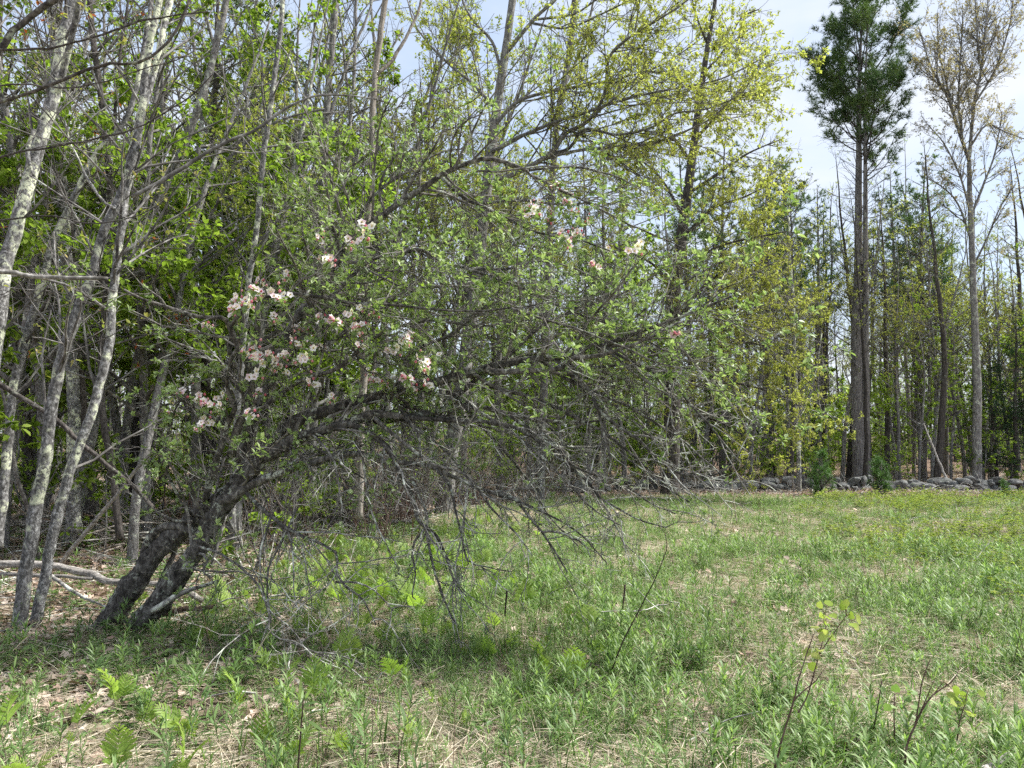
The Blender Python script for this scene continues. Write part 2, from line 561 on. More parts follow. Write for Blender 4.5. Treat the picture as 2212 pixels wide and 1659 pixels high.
def stone_mat():
    m, n, out = new_mat('stone')
    v = coords(n)
    f1 = noise(n, 3.0, 6, 0.65, v)
    col = ramp(n, [(0.3, (0.06, 0.06, 0.057)), (0.52, (0.15, 0.15, 0.145)), (0.75, (0.28, 0.28, 0.27))], f1)
    f2 = noise(n, 9, 4, 0.7, v)
    col = mixc(n, ramp(n, [(0.56, (0, 0, 0)), (0.66, (1, 1, 1))], f2), col, (0.40, 0.42, 0.39))
    f3 = noise(n, 2.3, 4, 0.6, v)
    col = mixc(n, ramp(n, [(0.58, (0, 0, 0)), (0.70, (0.8, 0.8, 0.8))], f3), col, (0.06, 0.085, 0.04))
    p = n.nodes.new('ShaderNodeBsdfPrincipled')
    p.inputs['Roughness'].default_value = 0.92
    p.inputs['Specular IOR Level'].default_value = 0.15
    n.links.new(col, p.inputs['Base Color'])
    b = n.nodes.new('ShaderNodeBump')
    b.inputs['Strength'].default_value = 0.5
    b.inputs['Distance'].default_value = 0.04
    n.links.new(noise(n, 18, 5, 0.7, v), b.inputs['Height'])
    n.links.new(b.outputs['Normal'], p.inputs['Normal'])
    n.links.new(p.outputs[0], out.inputs['Surface'])
    return m


M['stone'] = stone_mat()


def quartz_mat():
    m, n, out = new_mat('quartz')
    col = ramp(n, [(0.3, (0.36, 0.34, 0.32)), (0.6, (0.66, 0.65, 0.63))], noise(n, 12, 5, 0.6, coords(n)))
    p = n.nodes.new('ShaderNodeBsdfPrincipled')
    p.inputs['Roughness'].default_value = 0.8
    n.links.new(col, p.inputs['Base Color'])
    n.links.new(p.outputs[0], out.inputs['Surface'])
    return m


M['quartz'] = quartz_mat()


def ground_mat():
    m, n, out = new_mat('ground')
    v = coords(n)
    a = n.nodes.new('ShaderNodeAttribute')
    a.attribute_name = 'tint'            # 0 woodland litter, 1 field
    f1 = noise(n, 22, 4, 0.75, v)
    lit = ramp(n, [(0.30, (0.055, 0.036, 0.026)), (0.5, (0.155, 0.105, 0.075)), (0.68, (0.32, 0.235, 0.175))], f1)
    f2 = noise(n, 14, 4, 0.75, v)
    fld = ramp(n, [(0.30, (0.12, 0.095, 0.065)), (0.5, (0.30, 0.245, 0.175)), (0.70, (0.48, 0.42, 0.34))], f2)
    f3 = noise(n, 2.2, 5, 0.6, v)
    fld = mixc(n, ramp(n, [(0.42, (0, 0, 0)), (0.62, (0.75, 0.75, 0.75))], f3), fld, (0.10, 0.135, 0.05))
    col = mixc(n, a.outputs['Fac'], lit, fld)
    p = n.nodes.new('ShaderNodeBsdfPrincipled')
    p.inputs['Roughness'].default_value = 0.95
    p.inputs['Specular IOR Level'].default_value = 0.1
    n.links.new(col, p.inputs['Base Color'])
    b = n.nodes.new('ShaderNodeBump')
    b.inputs['Strength'].default_value = 0.8
    b.inputs['Distance'].default_value = 0.03
    n.links.new(f1, b.inputs['Height'])
    n.links.new(b.outputs['Normal'], p.inputs['Normal'])
    n.links.new(p.outputs[0], out.inputs['Surface'])
    return m


M['ground'] = ground_mat()


# ------------------------------------------------------------------ ground
def edge_x(y):
    """x of the border between wood (left) and field (right)"""
    return np.interp(y, [0, 5.2, 6.5, 9, 12, 16.5, 20, 22.3, 23.4], [-7.0, -4.6, -3.4, -2.9, -2.5, -1.7, 0.2, 1.8, 30.0])


def field_mask(x, y):
    x = np.asarray(x, float)
    y = np.asarray(y, float)
    d = x - edge_x(y) + 1.4 * (vnoise(x + 9, y + 9, 1.1, 5) - 0.5)
    far = (21.5 + 0.02 * x - y) + 0.8 * (vnoise(x + 9, y + 9, 0.9, 6) - 0.5)
    return np.clip(np.minimum(d / 1.2, far / 0.7) + 0.35, 0, 1)


def make_ground():
    xs = np.concatenate([np.linspace(-400, -24, 16), np.arange(-22, 22.01, 0.22), np.linspace(24, 400, 16)])
    ys = np.concatenate([np.linspace(-60, -1, 10), np.arange(0, 34.01, 0.22), np.linspace(36, 600, 24)])
    X, Y = np.meshgrid(xs, ys, indexing='ij')
    Z = gz(X, Y)
    V = np.stack([X, Y, Z], -1).reshape(-1, 3)
    nx, ny = len(xs), len(ys)
    i = np.arange(nx - 1)[:, None] * ny
    j = np.arange(ny - 1)[None, :]
    Fq = np.stack([i + j, i + ny + j, i + ny + j + 1, i + j + 1], -1).reshape(-1, 4)
    mb = MB()
    mb.add(V, Fq, 0, field_mask(V[:, 0], V[:, 1]))
    tag(obj('ground', mb.build('ground', M['ground'])), kind='structure')


make_ground()


# ------------------------------------------------------------------ traced trees: limbs given as picture points at a stated distance
def trace(pts, Y0, Y1, step=0.07, wob=0.004, seed=0):
    """picture points + distance at both ends -> smooth 3D polyline"""
    n = len(pts)
    P = []
    for i, q in enumerate(pts):
        Y = q[2] if len(q) > 2 else Y0 + (Y1 - Y0) * i / max(1, n - 1)
        P.append(at(q[0], q[1], Y))
    P = catmull(P, step)
    r = np.random.default_rng(seed + len(P))
    w = np.cumsum(r.normal(size=P.shape), 0) * wob
    w -= np.linspace(0, 1, len(P))[:, None] * w[-1]
    P = P + w
    return P


def resamp(P, n):
    s = np.concatenate([[0], np.cumsum(np.linalg.norm(np.diff(P, axis=0), axis=1))])
    t = np.linspace(0, s[-1], n)
    return np.stack([np.interp(t, s, P[:, i]) for i in range(3)], -1)


class Traced:
    """one tree of traced limbs; sub-branches are grown from the limbs"""
    def __init__(self, name, label, base, bark, cat='tree', group=None):
        self.base = np.array(base)
        self.root = thing(name, label, cat, base, group)
        self.bark = bark
        self.limbs = []
        self.objs = []

    def limb(self, pts, Y0, Y1, w0, w1, part='limb', k=8, rough=0.06, flare=0.0, bark=None, cls=0, step=0.07, wob=0.004, power=1.0):
        P = trace(pts, Y0, Y1, step, wob, seed=len(self.limbs) * 7 + int(abs(pts[0][0])))
        t = np.linspace(0, 1, len(P)) ** power
        Ym = P[:, 1]
        R = (w0 * (1 - t) + w1 * t) * 0.5 * Ym / F * (1.2 if cls == 2 else 1.0)
        mb = MB()
        V, fa = limb_tube(P - self.base, R, k, rough, len(self.limbs), flare)
        mb.add(V, fa)
        self.objs.append(obj(part, mb.build(part, bark or self.bark), self.root))
        self.limbs.append((P, R, cls))
        return P

    def batch(self, cls=None, n=24):
        L = [(resamp(P, n), np.interp(np.linspace(0, 1, n), np.linspace(0, 1, len(R)), R)) for P, R, c in self.limbs if cls is None or c in cls]
        return np.stack([a for a, b in L]), np.stack([b for a, b in L])


def grow(P, R, rng, levels):
    """levels: list of dict(per_m, t0, ang, sd, ratio, lmin, lmax, wob, trop, n, rr, rmin); returns list of (P,R)"""
    out = []
    for lv in levels:
        L = blen(P)
        cnt = np.maximum(rng.poisson(L * lv['per_m']), lv.get('min', 0))
        b, D, t, r, idx = spawn(P, R, cnt, lv.get('t0', 0.15), 1.0, lv['ang'], lv['sd'], rng, lv.get('flat', 0.0))
        if len(b) == 0:
            break
        ln = np.clip(L[idx] * lv['ratio'] * (1.15 - 0.6 * t) * rng.uniform(0.55, 1.3, len(b)), lv['lmin'], lv['lmax'])
        P2 = march(b, D, ln, lv['n'], lv['wob'], lv['trop'], rng)
        r0 = np.clip(np.minimum(r * lv.get('rr', 0.6), ln * 0.012 + 0.001), lv['rmin'], None)
        R2 = taper(len(b), lv['n'], r0, np.maximum(r0 * 0.35, lv['rmin'] * 0.7))
        out.append((P2, R2))
        P, R = P2, R2
    return out


def rosettes(P, rng, per, size, tpl, droop=0.0, tipfrac=0.5, count=(3, 6), up=0.4, spread=1.0):
    """clusters of leaves along the outer part of twigs"""
    N, n = P.shape[:2]
    M_ = rng.poisson(per, N)
    idx = np.repeat(np.arange(N), M_)
    t = 1 - tipfrac * rng.random(len(idx)) ** 1.2
    s = np.clip(t * (n - 1), 0, n - 1.001)
    i = s.astype(int)
    f = (s - i)[:, None]
    c = P[idx, i] * (1 - f) + P[idx, i + 1] * f
    T = nrm(P[idx, i + 1] - P[idx, i])
    k = rng.integers(count[0], count[1] + 1, len(c))
    j = np.repeat(np.arange(len(c)), k)
    d = nrm(rng.normal(size=(len(j), 3)) * spread + T[j] * 0.5 + np.array([0, 0, up - droop]))
    sz = size * rng.uniform(0.6, 1.25, len(j))
    upv = nrm(rng.normal(size=(len(j), 3)) * 0.45 + np.array([0, 0, 1.0]))
    pos = c[j] + d * sz[:, None] * 0.15
    return leaf_batch(pos, d, upv, sz, tpl, rng)


# ================================================================== APPLE TREE
def build_apple():
    base = on_ground(262, 1362)
    base[2] = float(gz(base[0], base[1]))
    A = Traced('apple_tree', 'old leaning apple tree with pink and white blossom, arching over the field edge', base, M['bark_apple'])
    Yb = float(base[1])
    # two leaning trunks
    A.limb([(212, 1385), (232, 1352), (260, 1310), (300, 1255), (330, 1205), (370, 1165), (415, 1125), (450, 1090), (500, 1045), (545, 992), (585, 955), (640, 912)],
           Yb, 6.6, 50, 24, 'trunk', 26, 0.15, 0.35, None, 9, 0.03)
    A.limb([(300, 1352), (320, 1325), (350, 1280), (390, 1220), (425, 1170), (440, 1135), (480, 1080), (525, 1035), (553, 1002), (583, 977), (643, 946), (703, 925), (753, 910), (800, 895), (833, 893), (870, 900)],
           Yb - 0.15, 6.0, 48, 15, 'trunk', 24, 0.14, 0.3, None, 1, 0.03)
    # crooked side stem from the left trunk across to the right one
    A.limb([(308, 1215), (313, 1185), (325, 1158), (345, 1140), (380, 1135), (425, 1150)], Yb + 0.05, Yb - 0.1, 20, 15, 'limb', 12, 0.05, 0, None, 9, 0.04)
    A.limb([(330, 1300), (350, 1250), (372, 1205), (385, 1160)], Yb, Yb + 0.1, 13, 9, 'limb', 10, 0.05, 0, None, 9, 0.05)
    up, mid, low = 0, 0, 2
    # upright stems to the blossoming left side
    A.limb([(440, 1085), (458, 1020), (475, 970), (492, 920), (506, 885), (492, 845), (488, 810), (500, 770), (520, 740)], 6.45, 5.9, 17, 7, cls=up)
    A.limb([(500, 985), (515, 930), (540, 870), (545, 810), (520, 755), (497, 700), (480, 683), (435, 683), (370, 664), (310, 648), (268, 626)], 6.4, 5.6, 20, 5, cls=up)
    A.limb([(500, 700), (545, 650), (590, 640), (628, 634), (703, 645), (753, 655), (833, 660), (903, 667), (978, 670), (1106, 665), (1200, 650)], 5.8, 5.5, 9, 3, cls=up)
    A.limb([(520, 1000), (545, 930), (562, 880), (600, 800), (640, 700), (678, 655), (718, 590), (748, 537), (793, 500), (833, 470), (873, 440), (913, 415), (953, 385), (993, 365), (1040, 347), (1090, 352), (1140, 370)],
           6.6, 6.2, 28, 8, cls=up, k=12)
    A.limb([(953, 385), (1000, 428), (1060, 455), (1110, 478), (1180, 505), (1260, 520), (1330, 545)], 6.6, 6.3, 9, 3, cls=up)
    A.limb([(1090, 352), (1180, 395), (1250, 430), (1300, 455), (1340, 475), (1400, 500), (1500, 545)], 6.6, 6.6, 7, 2.5, cls=up)
    A.limb([(833, 470), (820, 400), (850, 330), (845, 260), (880, 200)], 6.6, 6.9, 7, 2.5, cls=up)
    A.limb([(640, 700), (720, 640), (793, 568), (853, 555), (903, 540), (953, 565), (1003, 577), (1106, 582), (1160, 566), (1230, 575), (1290, 600)], 6.6, 6.0, 12, 3, cls=up)
    A.limb([(678, 655), (700, 560), (690, 500), (720, 440), (760, 380), (800, 340)], 6.6, 7.1, 9, 3, cls=up)
    A.limb([(600, 800), (680, 760), (760, 700), (850, 640), (900, 620), (1000, 615), (1100, 630), (1200, 640)], 6.6, 7.2, 12, 3, cls=up)
    A.limb([(748, 537), (800, 430), (890, 365), (950, 330), (1010, 320)], 6.6, 7.0, 8, 3, cls=up)
    A.limb([(560, 890), (640, 830), (740, 790), (820, 720), (930, 690), (1040, 700), (1150, 690)], 6.5, 5.7, 12, 3, cls=up)
    A.limb([(545, 870), (480, 800), (430, 760), (380, 740), (330, 720)], 6.4, 6.2, 8, 3, cls=up)
    A.limb([(492, 920), (440, 890), (400, 870), (360, 850), (330, 900)], 6.4, 5.8, 7, 3, cls=up)
    # big arching limbs over the field
    A.limb([(600, 945), (640, 905), (700, 880), (760, 862), (880, 832), (1000, 806), (1080, 786), (1160, 770), (1230, 764), (1300, 745), (1370, 722), (1450, 695), (1530, 662), (1580, 640)],
           6.5, 5.5, 30, 5, cls=mid, k=12)
    A.limb([(1050, 793), (1066, 803), (1095, 805), (1160, 803), (1215, 795), (1235, 775), (1290, 768), (1370, 742), (1480, 690), (1540, 700)], 6.0, 5.3, 15, 4, cls=mid)
    A.limb([(1060, 800), (1010, 835), (975, 862), (960, 880), (900, 895), (860, 905), (800, 910)], 6.2, 6.2, 13, 14, cls=mid)
    A.limb([(960, 870), (1000, 868), (1050, 880), (1110, 895), (1180, 905), (1260, 912), (1340, 900)], 6.2, 5.9, 11, 3, cls=low)
    A.limb([(1215, 798), (1290, 795), (1350, 790), (1430, 800), (1500, 830), (1570, 850)], 5.8, 5.6, 8, 2.5, cls=mid)
    A.limb([(1215, 798), (1250, 820), (1281, 860), (1290, 880), (1303, 935), (1320, 1000)], 5.8, 5.5, 8, 3, cls=low)
    A.limb([(1281, 860), (1301, 895), (1341, 925), (1386, 955), (1426, 995), (1476, 1030), (1536, 1030), (1570, 1015), (1595, 985)], 5.6, 5.3, 7, 2.5, cls=low)
    A.limb([(1215, 800), (1300, 830), (1380, 850), (1460, 880), (1530, 900), (1600, 905)], 5.9, 6.2, 6, 2, cls=mid)
    A.limb([(870, 900), (950, 900), (1040, 905), (1106, 920), (1150, 940), (1200, 985), (1256, 1030), (1291, 1070), (1331, 1095), (1386, 1125), (1440, 1140)], 6.1, 5.6, 10, 2.5, cls=low)
    A.limb([(1050, 880), (1156, 910), (1181, 950), (1211, 985), (1260, 1015), (1340, 1040), (1400, 1080), (1460, 1110)], 6.1, 5.9, 8, 2.5, cls=low)
    # lower limb and hanging dead branches
    A.limb([(480, 1085), (540, 1050), (603, 1025), (678, 1000), (753, 982), (793, 985), (833, 1000), (903, 1005), (963, 1025), (1018, 1052), (1060, 1065), (1106, 1075), (1136, 1110), (1171, 1150), (1196, 1190), (1226, 1236)],
           6.2, 5.4, 17, 3, cls=low, k=10)
    A.limb([(1171, 1150), (1200, 1148), (1231, 1156), (1261, 1176), (1276, 1205)], 5.4, 5.3, 5, 2, cls=low)
    A.limb([(1018, 1052), (1080, 1070), (1150, 1095), (1200, 1120), (1260, 1160), (1310, 1215)], 5.6, 5.5, 6, 2, cls=low)
    A.limb([(753, 915), (793, 935), (833, 970), (853, 1010), (883, 1060), (898, 1110), (908, 1135), (943, 1160), (963, 1210), (983, 1260), (1008, 1288)], 6.0, 5.5, 12, 3, cls=low)
    A.limb([(890, 1040), (903, 1070), (918, 1110), (920, 1155), (930, 1210), (948, 1265), (968, 1315), (988, 1350)], 5.8, 5.4, 7, 2.5, cls=low)
    A.limb([(920, 1140), (893, 1170), (890, 1200), (898, 1240), (890, 1280), (898, 1295)], 5.6, 5.5, 5, 2, cls=low)
    A.limb([(863, 900), (885, 915), (903, 945), (908, 975), (900, 1010)], 6.0, 5.8, 7, 3, cls=low)
    A.limb([(810, 905), (870, 960), (930, 1005), (1000, 1030), (1060, 1100), (1110, 1150), (1150, 1200)], 5.9, 5.3, 8, 2.5, cls=low)
    A.limb([(940, 1010), (975, 1050), (985, 1100), (1000, 1160), (1010, 1210), (1050, 1225), (1106, 1235)], 5.7, 5.3, 6, 2, cls=low)
    A.limb([(520, 1055), (553, 1090), (603, 1130), (653, 1155), (723, 1188), (725, 1230), (745, 1265), (785, 1300), (812, 1350)], 6.2, 5.2, 8, 2.5, cls=low)
    A.limb([(725, 1255), (770, 1255), (810, 1275), (850, 1320)], 5.4, 5.1, 4, 2, cls=low)
    A.limb([(430, 1180), (470, 1190), (520, 1225), (560, 1270), (580, 1330), (590, 1370), (680, 1405), (760, 1440)], 6.1, 4.7, 6, 2, cls=3)
    A.limb([(640, 1100), (610, 1170), (583, 1230), (580, 1290), (585, 1345)], 6.0, 5.5, 6, 3, cls=3)
    A.limb([(420, 1115), (380, 1060), (360, 1000), (365, 940), (385, 880), (420, 840)], 6.4, 6.0, 7, 3, cls=up)
    A.limb([(415, 1125), (350, 1110), (300, 1060), (270, 1020)], 6.4, 6.8, 6, 2.5, cls=up)
    A.limb([(340, 1322), (370, 1295), (410, 1275), (470, 1255)], Yb - 0.2, 5.7, 12, 4, cls=9)

    # the wide fan of boughs reaching right over the grass
    A.limb([(1000, 806), (1080, 840), (1180, 872), (1290, 930), (1380, 1000), (1450, 1062), (1490, 1085)], 6.2, 5.3, 9, 2.5, cls=low)
    A.limb([(890, 832), (990, 870), (1090, 930), (1190, 1010), (1270, 1090), (1340, 1135)], 6.3, 5.5, 9, 2.5, cls=low)
    A.limb([(1160, 772), (1240, 830), (1340, 872), (1440, 930), (1520, 990), (1580, 1050)], 6.0, 5.6, 8, 2.5, cls=low)
    A.limb([(1300, 746), (1380, 790), (1460, 842), (1540, 930), (1600, 1000)], 5.8, 5.2, 7, 2.5, cls=low)
    A.limb([(1100, 895), (1200, 960), (1280, 1052), (1330, 1130), (1350, 1180)], 6.0, 6.3, 7, 2.5, cls=low)
    A.limb([(1000, 870), (1080, 960), (1150, 1050), (1190, 1120), (1250, 1180)], 6.1, 6.4, 7, 2.5, cls=low)
    A.limb([(1230, 764), (1330, 715), (1430, 640), (1500, 598), (1570, 560)], 6.0, 5.7, 8, 2.5, cls=mid)
    A.limb([(1080, 786), (1180, 700), (1300, 650), (1400, 600), (1470, 540)], 6.1, 6.5, 8, 2.5, cls=mid)
    A.limb([(1000, 577), (1120, 620), (1260, 680), (1380, 722), (1480, 790)], 6.1, 5.7, 7, 2.5, cls=mid)
    A.limb([(1106, 665), (1220, 700), (1330, 740), (1450, 790), (1560, 802)], 5.5, 5.3, 6, 2.5, cls=mid)
    A.limb([(1140, 370), (1230, 362), (1320, 380), (1400, 420)], 6.5, 6.2, 6, 2.5, cls=up)
    A.limb([(860, 838), (900, 760), (980, 720), (1060, 650), (1130, 560), (1200, 520)], 6.3, 6.6, 10, 3, cls=up)

    rng = np.random.default_rng(21)
    # leafy crown
    P, R = A.batch((0, 1))
    lv = [dict(per_m=7.5, t0=0.2, ang=0.85, sd=0.25, ratio=0.42, lmin=0.25, lmax=1.15, wob=0.17, trop=(0.02, -0.005, 0.015), n=7, rr=0.5, rmin=0.0028),
          dict(per_m=8.0, t0=0.12, ang=0.85, sd=0.3, ratio=0.5, lmin=0.10, lmax=0.5, wob=0.22, trop=(0, 0, 0.02), n=5, rr=0.6, rmin=0.0018),
          dict(per_m=9.0, t0=0.2, ang=0.9, sd=0.3, ratio=0.45, lmin=0.04, lmax=0.2, wob=0.2, trop=(0, 0, 0.05), n=3, rr=0.6, rmin=0.0013)]
    G = grow(P, R, rng, lv)
    tw = MB()
    for (p, r), k in zip(G, (5, 3, 3)):
        tw.add(*tubes(p - A.base, r, k))
    lf = MB()
    for (p, r), per in zip(G[1:], (0.48, 0.36)):
        keep = rng.random(len(p)) < 1.0
        V, fa, ti = rosettes(p[keep] - A.base, rng, per, 0.044, LEAF4, 0, 0.75, (5, 8), 0.45)
        lf.add(V, fa, 0, ti)
    # bare lower branches, bristling with spurs
    P, R = A.batch((2, 3))
    lv = [dict(per_m=6.5, t0=0.15, ang=0.75, sd=0.3, ratio=0.40, lmin=0.2, lmax=0.95, wob=0.16, trop=(0.03, -0.01, -0.045), n=7, rr=0.6, rmin=0.0042),
          dict(per_m=9.0, t0=0.1, ang=0.85, sd=0.3, ratio=0.5, lmin=0.08, lmax=0.5, wob=0.22, trop=(0, 0, -0.03), n=5, rr=0.65, rmin=0.0026),
          dict(per_m=11, t0=0.1, ang=1.0, sd=0.35, ratio=0.4, lmin=0.02, lmax=0.12, wob=0.25, trop=(0, 0, 0), n=3, rr=0.65, rmin=0.0018)]
    G2 = grow(P, R, rng, lv)
    dt = MB()
    for (p, r), k in zip(G2, (5, 3, 3)):
        dt.add(*tubes(p - A.base, r, k))
    V, fa, ti = rosettes(G2[1][0][rng.random(len(G2[1][0])) < 0.30] - A.base, rng, 0.8, 0.036, LEAF4, 0, 0.6, (3, 5), 0.45)
    lf.add(V, fa, 0, ti)
    obj('twigs', tw.build('twigs', M['bark_appletwig']), A.root, 'stuff')
    obj('bare_twigs', dt.build('bare_twigs', M['bark_dead']), A.root, 'stuff')
    obj('leaves', lf.build('leaves', M['leaf_apple']), A.root, 'stuff')

    # blossoms: five-petalled flowers in small bunches with pink buds, on spurs of the nearest twig
    def bunch(seed):
        r = np.random.default_rng(seed)
        mb = MB()
        for q in range(r.integers(2, 5)):
            c = r.normal(size=3) * 0.016 + np.array([0, 0, 0.012])
            nn = nrm(np.array([r.normal() * 0.6, -0.9, 0.5 + r.normal() * 0.4]))
            a = nrm(np.cross(nn, [0.2, 0.1, 1]))
            b = np.cross(nn, a)
            th = np.arange(5) * 2 * np.pi / 5 + r.uniform(0, 6)
            D = nrm(np.cos(th)[:, None] * a + np.sin(th)[:, None] * b + nn * 0.35)
            V, fa, ti = leaf_batch(np.repeat(c[None], 5, 0), D, np.repeat(nn[None], 5, 0), 0.023, ROUND, r)
            mb.add(V, fa, 0, ti)
            D = nrm(r.normal(size=(7, 3)) * 0.5 + nn)
            V, fa, ti = leaf_batch(np.repeat(c[None], 7, 0), D, nrm(r.normal(size=(7, 3))), 0.010, LEAF2, r)
            mb.add(V, fa, 2, ti)
        for q in range(r.integers(2, 5)):
            c = r.normal(size=3) * 0.022
            th = np.linspace(0, 2 * np.pi, 6, endpoint=False)
            ring = [c + np.stack([np.cos(th) * rr, np.sin(th) * rr, np.full(6, zz)], -1) for rr, zz in ((0.003, -0.007), (0.0075, 0.0), (0.005, 0.007))]
            V = np.vstack(ring + [c + [0, 0, 0.010]])
            jj = np.arange(6)
            j2 = (jj + 1) % 6
            mb.add(V, [np.vstack([np.stack([o + jj, o + j2, o + 6 + j2, o + 6 + jj], -1) for o in (0, 6)]), np.stack([12 + jj, 12 + j2, np.full(6, 18)], -1)], 1, r.random())
        V, fa, ti = leaf_batch(r.normal(size=(7, 3)) * 0.006, nrm(r.normal(size=(7, 3)) + np.array([0, 0, -0.2])), nrm(r.normal(size=(7, 3)) * 0.4 + np.array([0, 0, 1])), 0.045, LEAF4, r)
        mb.add(V, fa, 3, ti)
        return mb.build('blossom', [M['petal'], M['bud_pink'], M['stamen'], M['leaf_apple']])
    bm = [bunch(i) for i in range(6)]
    tips = np.vstack([G[1][0][:, -1], G[2][0][:, -1]])
    tx, ty = to_px(tips)
    spots = [(530, 650), (603, 638), (598, 690), (645, 710), (655, 745), (545, 775), (585, 770), (615, 800), (650, 780), (560, 810), (500, 655), (550, 615), (705, 565), (700, 520), (787, 495), (765, 680), (800, 665), (733, 700),
             (770, 710), (905, 785), (915, 790), (840, 830), (805, 815), (885, 820), (895, 835), (445, 905), (470, 865), (407, 830), (385, 900), (440, 870), (540, 905), (1150, 455), (1170, 445), (1135, 460), (1200, 400),
             (1225, 425), (1220, 500), (1240, 510), (1315, 540), (1370, 545), (1185, 480), (1280, 575), (470, 705), (680, 835), (705, 865), (855, 760), (890, 735), (1460, 720), (525, 770), (640, 735), (555, 640), (480, 690), (620, 765), (1160, 465), (1250, 515)]
    spots += [(x + random.gauss(0, 22), y + random.gauss(0, 18)) for x, y in spots[:38]]
    used = set()
    for i, (x, y) in enumerate(spots):
        d2 = (tx - x) ** 2 + (ty - y) ** 2 + 60 * np.maximum(0, tips[:, 1] - 5.2) ** 2
        for j in np.argsort(d2)[:6]:
            if j not in used:
                used.add(j)
                break
        li = int(np.argmin([((P_ - tips[j]) ** 2).sum(1).min() for P_, R_, c_ in A.limbs]))
        o = obj('blossom', bm[i % 6], A.objs[li])
        o.location = tips[j] - A.base
        o.rotation_euler = (random.uniform(-0.5, 0.3), random.uniform(-0.4, 0.4), random.uniform(-0.6, 0.6))
        s = random.uniform(1.1, 1.65)
        o.scale = (s, s, s)
    # small closed pink buds scattered through the crown
    return A


build_apple()


# ================================================================== generic grown trees (shared meshes)
def tree_meshes(seed, H, r0, cb, n1, l1, ang1, trop1, leaf, leafm, bark, barkb, per=1.0, size=0.07, tpl=LEAF2, droop=0.3, dens=(1.6, 3.0, 3.6), lean=0.03, up2=0.02, tw=True, wobt=0.035, sides=9, cnt=(3, 5), flat=0.0, tip=0.6):
    rng = np.random.default_rng(seed)
    P = march(np.zeros((1, 3)) + [0, 0, -0.15], np.array([[rng.normal() * lean, rng.normal() * lean, 1.0]]), np.array([H]), 26, wobt, (0, 0, 0.02), rng)
    t = np.linspace(0, 1, 26)
    R = (r0 * (1 - t) ** 0.85 + 0.006)[None]
    mb = MB()
    Pt = catmull(P[0], 0.25)
    Rt = np.interp(np.linspace(0, 1, len(Pt)), t, R[0])
    V, fa = limb_tube(Pt, Rt, sides, 0.05, seed, 0.5)
    mb.add(V, fa)
    me_t = mb.build('trunk', bark)
    b, D, tt, r, idx = spawn(P, R, n1, cb, 0.985, ang1, 0.16, rng)
    L = H * l1 * (1.25 - tt) * rng.uniform(0.6, 1.25, len(b)) * np.clip((tt - cb) * 5 + 0.45, 0.3, 1)
    P1 = march(b, D, L, 9, 0.07, trop1, rng)
    R1 = taper(len(b), 9, np.minimum(r * 0.6, L * 0.016 + 0.004), 0.004)
    G = grow(P1, R1, rng, [dict(per_m=dens[0], t0=0.2, ang=0.75, sd=0.2, ratio=0.45, lmin=0.25, lmax=1.6, wob=0.10, trop=(0, 0, up2), n=6, rr=0.55, rmin=0.004, flat=flat),
                           dict(per_m=dens[1], t0=0.2, ang=0.75, sd=0.25, ratio=0.5, lmin=0.15, lmax=0.7, wob=0.15, trop=(0, 0, up2), n=4, rr=0.6, rmin=0.003, flat=flat),
                           dict(per_m=dens[2], t0=0.2, ang=0.7, sd=0.25, ratio=0.5, lmin=0.10, lmax=0.35, wob=0.15, trop=(0, 0, up2), n=3, rr=0.6, rmin=0.0024, flat=flat)])
    bb = MB()
    bb.add(*tubes(P1, R1, 5))
    for (p, rr_), k in zip(G, (4, 3, 3)):
        bb.add(*tubes(p, rr_, k))
    me_b = bb.build('branches', barkb)
    parts = [('trunk', me_t, None), ('branches', me_b, 'stuff')]
    if leafm is not None:
        lf = MB()
        for (p, _), w in zip(G[1:], (0.6, 1.0)):
            V, fa, ti = rosettes(p, rng, per * w, size, tpl, droop, tip, cnt, 0.3)
            lf.add(V, fa, 0, ti)
        parts.append(('crown', lf.build('crown', leafm), 'stuff'))
    return parts


def place(parts, name, label, cat, loc, group=None, rz=0.0, sc=1.0, tilt=(0, 0)):
    r = thing(name, label, cat, loc, group, rz, sc)
    r.rotation_euler = (tilt[0], tilt[1], rz)
    for nm, me, kind in parts:
        obj(nm, me, r, kind)
    return r


# needle trees -------------------------------------------------------
def tufts(c, axis, size, rng, needles=7, wide=1.0, spread=0.62):
    j = np.repeat(np.arange(len(c)), needles)
    d = nrm(rng.normal(size=(len(j), 3)) * spread + axis[j])
    s = size * rng.uniform(0.7, 1.2, len(j))
    V, fa, ti = leaf_batch(c[j], d, nrm(rng.normal(size=(len(j), 3))), s, NEEDLE, rng, wide)
    ti = np.repeat(np.repeat(rng.random(len(c)), needles), 3)
    return V, fa, ti


